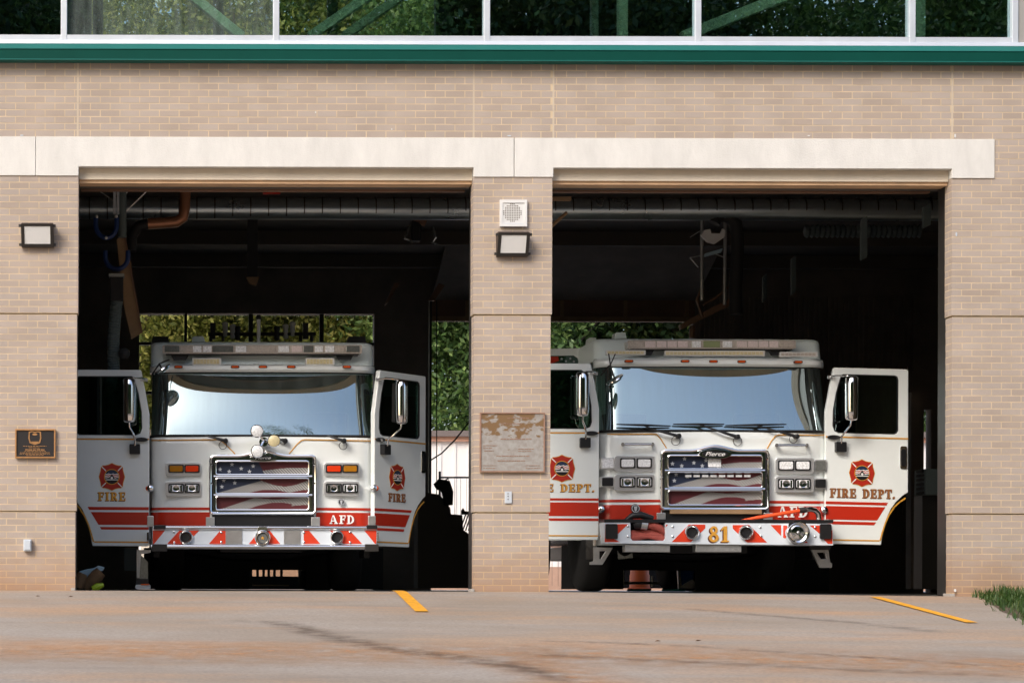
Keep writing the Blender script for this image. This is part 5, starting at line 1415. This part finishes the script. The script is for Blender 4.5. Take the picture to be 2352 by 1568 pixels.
# exhaust hose, left bay
eh = thing('exhaust_hose', tuple(at(268, 470, 2.0)), 'grey ribbed exhaust hose hanging from a pole with blue saddles, left bay', 'hose')
polyt([(281,436),(281,545)], 2.0, 0.045, 12).build('pole', 'hose_grey', eh, smooth=True)
for x in (262, 270): MB().dbox(x - 2, x + 4, 436, 492, 1.95, 0.03).build('pole_strut', 'aluminium', eh)
for (a, c) in (((296,436),(276,462)), ((340,436),(280,494)), ((225,436),(262,462))):
    polyt([a, c], 2.0, 0.007, 6).build('stay_wire', 'steel', eh)
def saddle(cx, cy, w, h, Y):
    pts = [(cx + w*math.cos(a), cy + h*math.sin(a)) for a in [math.pi*i/14 for i in range(15)]]
    pts = [(cx + w, cy - h*0.5)] + pts + [(cx - w, cy - h*0.5)]
    polyt(pts, Y, 0.026, 8).build('saddle', 'hose_blue', eh, smooth=True)
saddle(244, 516, 24, 30, 1.9); saddle(268, 590, 26, 28, 2.2)
for x, y in ((222,497),(267,497),(244,546)):
    p = at(x, y, 1.87); MB().lathe(tuple(p), [(0.006,-0.02),(0.016,-0.01),(0.016,0.02)], 10).build('saddle_bolt', 'white_plastic', eh, smooth=True)
n = 60; pts = []; rs = []
for i in range(n):
    y = 690 + 165*i/n
    pts.append((268 - 6*(i/n) - 4*math.sin(i/n*3), y)); rs.append(0.066 + (0.006 if i % 2 else -0.004))
polyt(pts, 2.2, rs, 14).build('ribbed_hose', 'hose_grey', eh, smooth=False)
MB().dbox(252, 283, 632, 690, 2.1, 0.13).build('hose_collar', 'black_rubber', eh, bevel=0.01)
MB().dbox(250, 285, 628, 635, 2.08, 0.16).build('collar_ring', 'steel', eh)
polyt([(262,850),(250,900),(248,1000)], 2.25, 0.06, 12).build('hose_tail', 'hose_grey', eh, smooth=True)
p = at(285, 812, 2.1); MB().lathe(tuple(p), [(0.02,-0.06),(0.06,-0.03),(0.065,0.02),(0.03,0.05)], 14).build('hose_knob', 'black_rubber', eh, smooth=True)
tb = thing('track_rail', tuple(at(300, 660, 2.6)), 'tan rail sloping down behind the left exhaust hose', 'rail')
MB().dprism([(268,550),(284,540),(300,600),(324,765),(302,778),(284,700)], 2.5, 0.05).build('rail_board', 'tan_board', tb)
MB().dprism([(284,540),(288,540),(328,764),(324,765)], 2.48, 0.02).build('rail_lip', 'brown_beam', tb)
for (x0, x1, y0, y1, lab) in ((570, 590, 500, 640, 'dark hanging hose bracket high in the left bay'), ):
    hb = thing('hanging_bracket', tuple(at(580, 500, 5.0)), lab, 'bracket')
    MB().dbox(568, 592, 500, 636, 5.0, 0.1).build('arm', 'black_rubber', hb)
    MB().dprism([(566,636),(596,636),(592,646),(588,656),(572,650)], 5.0, 0.08).build('foot', 'tan_board', hb)
ex = thing('red_sign', tuple(at(626, 440, 3.2)), 'small red sign up under the ceiling of the left bay', 'sign')
MB().dbox(604, 644, 438, 446, 3.2, 0.03).build('sign_face', 'truck_red', ex); MB().dbox(602, 646, 436, 438, 3.19, 0.05).build('sign_rail', 'dark_metal', ex)
# loose ceiling gear near the middle pier
for k, (pp, lab) in enumerate((([(905,650),(918,650),(894,692),(884,700)], 'short tan brace hanging beside the left bay rear post'),
                ([(1008,650),(1022,655),(998,690),(984,690)], 'short tan brace left of the middle pier'))):
    o = MB().dprism(pp, 9.0, 0.08).build('tan_brace', 'brown_beam', label=lab, category='brace')
hk = thing('cable_hoist', tuple(at(955, 520, 6.0)), 'dark hoist with pale hooks high in the left bay', 'hoist')
MB().dbox(945, 968, 505, 552, 6.0, 0.2).build('hoist_body', 'black_rubber', hk, bevel=0.02)
MB().dprism([(948,505),(972,485),(990,485),(975,520)], 6.0, 0.06).build('hoist_plate', 'brown_beam', hk)
for pp in ([(940,520),(936,535),(930,548),(944,552)], [(995,520),(1000,545),(992,556),(1004,560)]):
    polyt(pp, 6.0, 0.018, 8).build('hook', 'grey_lens', hk, smooth=True)
cb = thing('hanging_cable', tuple(at(1004, 740, 11)), 'thin dark cable hanging beside the middle pier', 'cable')
polyt([(1003,690),(1003,1140)], 11.0, 0.008, 6).build('cable', 'black_rubber', cb)
polyt([(1100,930),(1078,968),(1045,1010),(1015,1040),(990,1056)], 11.2, 0.012, 6).build('looped_cable', 'black_rubber', cb, smooth=True)
# dark column between the rear doors, nearer the middle
cl = MB().dbox(985, 992, 690, 1345, 10.5, 0.12).build('bay_post', 'dark_metal', st)
# right bay: exhaust hose with frame
rh = thing('exhaust_hose', tuple(at(1685, 500, 4.0)), 'thick dark exhaust hose bent over a frame, right bay', 'hose')
polyt([(1640,512),(1646,500),(1662,495),(1678,500),(1690,514),(1694,540),(1693,600),(1690,660),(1690,722)], 4.0, 0.075, 14).build('hose', 'black_rubber', rh, smooth=True)
polyt([(1612,505),(1612,690)], 4.2, 0.022, 8).build('frame_post', 'steel', rh); polyt([(1666,505),(1664,700)], 4.2, 0.022, 8).build('frame_post', 'steel', rh)
MB().dprism([(1610,540),(1618,528),(1632,526),(1634,536),(1655,536),(1660,524),(1666,530),(1664,545),(1642,560),(1625,555)], 3.95, 0.06).build('shroud', 'white_plastic', rh, bevel=0.006)
MB().dprism([(1620,582),(1660,570),(1656,580),(1618,590)], 3.9, 0.04).build('blue_tag', 'sheet_blue', rh)
for pix in ([(1585,592),(1640,582),(1665,592)], [(1585,592),(1604,614)], [(1585,545),(1612,528)]):
    polyt(pix, 4.1, 0.006, 6).build('wire', 'steel', rh)
MB().dprism([(1622,492),(1648,492),(1644,502),(1628,504)], 4.0, 0.06).build('hose_clip', 'orange_metal', rh)
bb = thing('diagonal_beam', tuple(at(1620, 720, 5.0)), 'brown diagonal beam above the roof of the right truck', 'beam')
MB().dprism([(1563,744),(1678,684),(1680,700),(1566,756)], 5.0, 0.12).build('beam', 'brown_beam', bb)
polyt([(1614,730),(1601,690),(1612,660)], 5.0, 0.018, 6).build('thin_strut', 'brown_beam', bb)
polyt([(1615,700),(1650,680),(1672,660)], 5.0, 0.016, 6).build('thin_strut', 'brown_beam', bb)
polyt([(1590,748),(1590,776)], 5.1, 0.035, 8).build('post', 'brown_beam', bb)
for k, (x, y0, y1, w, Yk, lab) in enumerate(((1985,500,594,14,3.0,'nearest grey upright panel hanging in the dark right bay'), (1823,590,674,10,5.0,'middle grey upright panel hanging in the dark right bay'), (1757,632,690,9,7.0,'farthest grey upright panel above the right truck'), (2130,470,520,16,2.0,'grey panel high up by the right jamb'))):
    MB().dprism([(x - w/2, y0 + 5), (x + w/2, y0 - 4), (x + w/2, y1 - 4), (x - w/2, y1 + 4)], Yk, 0.05).build('sound_baffle', 'hose_grey', label=lab, category='baffle', group='panels hanging in the right bay')
fx = thing('flexible_duct', tuple(at(1980, 530, 6.0)), 'ribbed flexible duct high at the right of the right bay', 'duct')
n = 46
polyt([(1848 + 270*i/n, 531 + 0.01*i) for i in range(n)], 6.0, [0.075 + (0.012 if i % 2 else -0.012) for i in range(n)], 12).build('ribbed_tube', 'hose_grey', fx)
rl = thing('door_track', tuple(at(1700, 440, 1.2)), 'pale horizontal door track under the right bay header', 'track')
MB().dbox(1290, 1640, 433, 437, 1.2, 0.05).build('track', 'steel', rl); MB().dbox(1656, 2000, 436, 440, 1.2, 0.05).build('track', 'steel', rl)
polyt([(1262,524),(1285,503),(1302,488)], 1.4, 0.02, 6).build('track_curve', 'tan_board', rl)
MB().dbox(1268, 1312, 452, 460, 1.3, 0.06).build('track_end', 'tan_board', rl)
# gear on the floor
tg = thing('turnout_gear', tuple(at(205, 1352, 1.2)), 'brown boots and folded turnout gear with lime stripes by the left jamb', 'gear')
polyt([(196,1352),(206,1338),(222,1322),(232,1312)], 1.2, [0.05,0.06,0.07,0.06], 12).build('boot', 'boot_brown', tg, smooth=True)
polyt([(178,1348),(184,1330),(190,1316)], 1.15, [0.06,0.065,0.05], 12).build('boot', 'boot_brown', tg, smooth=True)
MB().dprism([(180,1312),(200,1306),(215,1304),(225,1298),(240,1302),(236,1310),(222,1312),(212,1322),(205,1330)], 1.22, 0.08).build('folded_sheet', 'sheet_blue', tg, bevel=0.01)
polyt([(212,1352),(224,1347),(238,1342)], 1.1, [0.03,0.04,0.02], 8).build('lime_stripe', 'lime', tg, smooth=True)
MB().dprism([(174,1320),(186,1318),(205,1334),(212,1350),(196,1353),(174,1353)], 1.18, 0.1).build('trouser_leg', 'black_rubber', tg, bevel=0.02)
sl = thing('support_stand', tuple(at(330, 1352, 2.0)), 'upright metal stand on a pale foot below the left truck door', 'stand')
MB().dprism([(314,1262),(346,1262),(346,1268),(324,1272),(320,1326),(314,1326)], 2.0, 0.05).build('upright', 'steel', sl)
MB().dprism([(322,1272),(340,1290),(340,1328),(318,1328)], 2.03, 0.05).build('web', 'grey_lens', sl)
MB().dprism([(313,1328),(341,1328),(342,1342),(312,1342)], 1.98, 0.09).build('boot', 'dark_metal', sl)
MB().dprism(rrect(311, 346, 1342, 1352, 4), 1.95, 0.12).build('foot', 'white_plastic', sl, bevel=0.01); MB().dbox(324, 343, 1340, 1343, 1.94, 0.1).build('foot_strap', 'orange_lens', sl)
MB().dbox(285, 314, 1258, 1310, 2.6, 0.05).build('splash_panel', 'hose_grey', label='small grey hanging flap below the left cab door', category='flap')
# dark gear between the left truck and the middle pier
gp = thing('gear_rack', tuple(at(1020, 1345, 8.0)), 'dark gear heaped on a rack between left truck and middle pier', 'rack')
polyt([(1000,1118),(1010,1112),(1022,1114),(1028,1130),(1030,1160)], 8.0, [0.05,0.08,0.09,0.08,0.06], 10).build('helmet', 'black_rubber', gp, smooth=True)
MB().dprism([(975,1130),(1010,1135),(1034,1165),(1036,1180),(1062,1182),(1064,1216),(1084,1230),(1084,1350),(960,1350),(960,1150)], 8.2, 0.5).build('rack_body', 'inner_ceiling', gp)
for i in range(5):
    MB().dprism([(1056 + i*6.2, 1218), (1069 + i*6.2, 1180), (1071.5 + i*6.2, 1180), (1058.5 + i*6.2, 1218)], 7.9, 0.04).build('slat', 'black_rubber', gp)
MB().dprism([(1060,1172),(1064,1166),(1068,1173),(1084,1174),(1084,1181),(1060,1181)], 7.88, 0.05).build('slat_rail', 'black_rubber', gp)
# equipment by the right jamb
eq = thing('equipment_box', tuple(at(2145, 1140, 4.0)), 'dark ribbed equipment box on a post by the right jamb', 'equipment')
MB().dbox(2126, 2172, 1076, 1136, 4.0, 0.4).build('case', 'hose_grey', eq, bevel=0.01)
for i in range(6): MB().dbox(2117, 2127, 1078 + i*10, 1084 + i*10, 4.05, 0.2).build('knob', 'black_rubber', eq, bevel=0.006)
MB().dbox(2118, 2172, 1137, 1352, 4.1, 0.3).build('post', 'dark_metal', eq)
MB().dbox(2092, 2116, 900, 1352, 7.0, 0.2).build('bay_column', 'inner_wall', st)

# ------------------------------------------------------------------ beyond the rear doors
sh = thing('white_shed', (2, 28, 0), 'white ribbed metal shed behind the station seen through the bays', 'shed')
zt_ = at(1030, 1003, 28).z
MB().box(-12, 24, 28.0, 30.5, -0.05, zt_).build('wall', 'back_white', sh)
for i in range(110):
    x = -12 + 36*i/110
    MB().box(x, x + 0.06, 27.975, 27.999, 0, zt_ - 0.12).build('wall_rib', 'back_white', sh)
MB().box(-12.1, 24.1, 27.93, 27.97, -0.04, 0.5).build('wall_base', 'back_base', sh)
MB().box(-12.2, 24.2, 27.9, 30.7, zt_ - 0.10, zt_).build('eave_trim', 'back_pink', sh)
MB().box(-12.3, 24.3, 27.8, 30.8, zt_ + 0.002, zt_ + 0.13).build('roof_edge', 'back_roof', sh)
fn = thing('yard_gate', (2, 17, 0), 'thin dark iron gate in front of the white shed', 'gate')
polyt([(1008,1096),(1300,1096)], 17.0, 0.016, 8).build('top_rail', 'black_rubber', fn)
polyt([(1010,1082),(1010,1345)], 17.0, 0.022, 8).build('gate_post', 'black_rubber', fn)
for i in range(20):
    x = 1030 + i*14
    polyt([(x,1098),(x,1345)], 17.0, 0.0035, 5).build('picket', 'back_roof', fn)
polyt([(1010,1110),(1030,1098)], 17.0, 0.014, 6).build('gate_brace', 'black_rubber', fn)
ba = thing('orange_barrel', tuple(at(1468, 1348, 15.5)), 'orange barrel beyond the right truck seen under its axle', 'barrel')
p = at(1469, 1350, 15.5)
MB().lathe((p.x, p.y, 0.0), [(0.19,0.0),(0.20,0.03),(0.17,0.05),(0.165,0.25),(0.155,0.27),(0.155,0.5),(0.14,0.52),(0.05,0.55)], 20, 'Z').build('barrel', 'barrel_orange', ba, smooth=True)
bi = thing('blue_bin', tuple(at(1575, 1352, 6.9)), 'blue bin with a white bag beside it seen under the right truck', 'bin')
MB().dprism([(1562,1300),(1596,1300),(1592,1348),(1566,1352)], 6.9, 0.2).build('bin', 'bin_blue', bi, bevel=0.02)
MB().dprism([(1556,1300),(1562,1300),(1566,1348),(1559,1352)], 6.8, 0.05).build('bin_edge', 'steel', bi)
MB().dprism([(1560,1350),(1572,1340),(1592,1328),(1597,1336),(1596,1352)], 6.7, 0.05).build('bag', 'white_plastic', bi, bevel=0.03)
for (x, lab) in ((1468, 'green coiled garden hose under the right truck, nearer the orange barrel'), (1548, 'green coiled garden hose under the right truck, nearer the blue bin')):
    p = at(x, 1350, 4.6)
    MB().tube([(p.x + 0.13*math.cos(a), 4.6 + 0.13*math.sin(a), 0.016) for a in [2*math.pi*i/20 for i in range(20)]], 0.014, 8, closed=True).build('hose_coil', 'teal', label=lab, category='hose')
MB().dbox(1425, 1605, 1290, 1350, 16.5, 0.4).build('dark_panel', 'dark_metal', label='long dark panel behind the orange barrel', category='panel')  # plain dark panel added to hide the white shed behind the barrel
fr = thing('hand_cart', tuple(at(1460, 1348, 9)), 'low grey metal frame under the right truck', 'cart')
polyt([(1432,1338),(1520,1338)], 9.0, 0.02, 8).build('frame_bar', 'steel', fr)
for x, y in ((1432,1300),(1520,1310),(1498,1322)): polyt([(x,y),(x,1346)], 9.0, 0.018, 8).build('frame_leg', 'steel', fr)
lo = thing('floor_sill', tuple(at(620, 1345, 12.4)), 'pale low sill at the foot of the left rear door', 'sill')
MB().dbox(580, 664, 1342, 1345, 12.4, 0.1).build('sill_bar', 'tan_board', lo)

# ------------------------------------------------------------------ trees
def leaf_mesh(name, n, rad, zc, size, m, seed):
    g = np.random.default_rng(seed)
    nc = n // 110
    d = g.normal(size=(nc, 3)); d /= np.linalg.norm(d, axis=1)[:, None]
    rr = g.uniform(0.25, 1.0, nc) ** 0.5
    lob = 1 + 0.22*np.sin(d[:, 0]*5 + seed) * np.cos(d[:, 2]*4 + seed*2) + 0.12*np.sin(d[:, 1]*9 + seed)
    cen = d * (rr * lob)[:, None] * np.array(rad)
    cen[:, 2] += zc
    idx = g.integers(0, nc, n)
    cs = g.uniform(0.6, 1.3, nc)[idx][:, None]
    p = cen[idx] + g.normal(size=(n, 3)) * np.array([0.42, 0.42, 0.30]) * cs
    u = g.normal(size=(n, 3)); u /= np.linalg.norm(u, axis=1)[:, None]
    v = np.cross(u, g.normal(size=(n, 3))); v /= np.linalg.norm(v, axis=1)[:, None]
    s = (size * g.uniform(0.6, 1.4, n))[:, None]
    P = np.stack([p - u*s, p - v*s*0.45 , p + u*s, p + v*s*0.45], 1).reshape(-1, 3)
    me = bpy.data.meshes.new(name)
    me.vertices.add(4*n); me.vertices.foreach_set('co', P.astype(np.float32).ravel())
    me.loops.add(4*n); me.loops.foreach_set('vertex_index', np.arange(4*n, dtype=np.int32))
    me.polygons.add(n); me.polygons.foreach_set('loop_start', np.arange(0, 4*n, 4, dtype=np.int32))
    me.update(calc_edges=True); me.validate()
    me.materials.append(M[m])
    return me
def trunk_mesh(h, r, seed):
    g = random.Random(seed); b = MB()
    b.tube([(0.15*math.sin(i), 0.1*math.cos(i*1.7), h*i/8) for i in range(9)], [r*(1 - 0.085*i) for i in range(9)], 10)
    for k in range(9):
        z = h*(0.25 + 0.08*k); a = g.uniform(0, 6.28); L = g.uniform(1.6, 3.0)
        b.tube([(0, 0, z), (L*0.5*math.cos(a), L*0.5*math.sin(a), z + L*0.35), (L*math.cos(a), L*math.sin(a), z + L*0.9)], [r*0.4, r*0.25, r*0.08], 7)
    me = bpy.data.meshes.new('trunk'); me.from_pydata([tuple(p) for p in b.v], [], b.f); me.materials.append(M['bark'])
    return me
TRUNK = [trunk_mesh(11, 0.22, 3), trunk_mesh(12, 0.26, 5)]
CR = [leaf_mesh('crown', 80000, (3.4, 3.0, 6.5), 8.2, 0.075, 'leaf_green', 1), leaf_mesh('crown', 80000, (3.2, 3.2, 6.2), 8.0, 0.075, 'leaf_yellow', 2),
      leaf_mesh('crown', 80000, (3.6, 3.0, 7.0), 8.6, 0.08, 'leaf_dark', 3)]
def tree(x, y, k, sc, rot, label, group, z=0.0):
    t = thing('tree', (x, y, z), label, 'tree', group)
    t.rotation_euler = (0, 0, rot); t.scale = (sc, sc, sc)
    for me, nm in ((TRUNK[k % 2], 'trunk'), (CR[k], 'crown')):
        o = bpy.data.objects.new(nm, me); COL.objects.link(o); o.parent = t
back = [(-4.6, 33.5, 1, 'yellow-green tree at the left edge of the left rear door glass'), (-1.6, 36, 1, 'yellow-green tree behind the middle of the left rear door glass'),
        (0.6, 37, 1, 'yellow-green tree at the right edge of the left rear door glass'), (4.9, 31, 0, 'green leafy tree between the left truck and the middle pier'),
        (7.4, 35, 2, 'dark green tree just right of the middle pier, behind the right truck'), (10.6, 33.5, 2, 'dark tree with yellow tips above the roof of the right truck'),
        (18.5, 34, 0, 'green tree in the narrow gap by the right jamb')]
for i, (x, y, k, lab) in enumerate(back):
    tree(x, y + 4.5, k, 1.2 + 0.10*((i*7) % 3), i*1.3, lab, 'trees behind the station')
for i in range(17):
    tree(-24 + i*6.4 if i < 9 else -22 + (i - 9)*6.6, (-41 if i < 9 else -51) - (i*5 % 4), (0, 0, 2)[i % 3], 1.45 + 0.12*(i % 3), i*2.1, 'tall tree across the apron mirrored in the station glass', 'trees mirrored in the glass', z=-1.5)

# ------------------------------------------------------------------ grass by the right pier
g = np.random.default_rng(11)
b = MB(); vv = []; ff = []
def lawn_edge(y): return 4.68 + 0.25*y + 0.05*math.sin(y*7.3) + 0.04*math.sin(y*17)
for i in range(5200):
    y = -g.uniform(0.02, 6.0) if i > 1600 else -g.uniform(0.02, 1.6)
    x = lawn_edge(y) + max(-0.07, g.normal(0.16, 0.14)) if i % 2 else lawn_edge(y) + g.uniform(0, 2.2)
    if x > 6.5: continue
    z = gz(x, y) - 0.01
    h = g.uniform(0.07, 0.19)*(1.0 if x > lawn_edge(y) + 0.1 else 0.7); a = g.uniform(0, 6.28); l = g.uniform(0.02, 0.09); w_ = g.uniform(0.003, 0.007)
    o = len(vv); ca, sa = math.cos(a), math.sin(a)
    vv += [(x - sa*w_, y + ca*w_, z), (x + sa*w_, y - ca*w_, z), (x + ca*l*0.4 + sa*w_*0.7, y + sa*l*0.4 - ca*w_*0.7, z + h*0.6), (x + ca*l*0.4 - sa*w_*0.7, y + sa*l*0.4 + ca*w_*0.7, z + h*0.6), (x + ca*l, y + sa*l, z + h*(0.95 - l*2))]
    ff += [(o, o+1, o+2, o+3), (o+3, o+2, o+4)]
b.add(vv, ff)
b.build('grass', 'grass_blade', recalc=False, kind='stuff', label='long green grass beside the right brick pier', category='grass')
MB().add([(lawn_edge(y) - 0.03 + dx, y, gz(lawn_edge(y) + dx, y) + 0.006) for y in (-0.02, -2, -4, -6.5) for dx in (0, 3.0)],
         [(0,1,3,2),(2,3,5,4),(4,5,7,6)]).build('soil', mat('soil', (0.10, 0.07, 0.045), 0.95, var=0.3, scale=20), recalc=False, kind='structure')
# dry leaves on the concrete
for i, (x, y) in enumerate(((1603,1475),(1510,1476),(162,1373),(86,1372))):
    X, Yy = ground_at(x, y); z = gz(X, Yy) + 0.012; r = 0.022
    MB().add([(X - r, Yy, z), (X, Yy - r*0.6, z + 0.01), (X + r*1.3, Yy, z + 0.004), (X, Yy + r*0.6, z + 0.012)], [(0,1,2,3)]).build('dry_leaf', 'boot_brown', recalc=False,
        label=('curled brown leaf lying on the apron before the right bay', 'tiny brown leaf on the apron left of the larger leaf', 'tiny brown leaf on the apron by the left jamb', 'tiny brown leaf at the foot of the leftmost pier')[i], category='leaf')
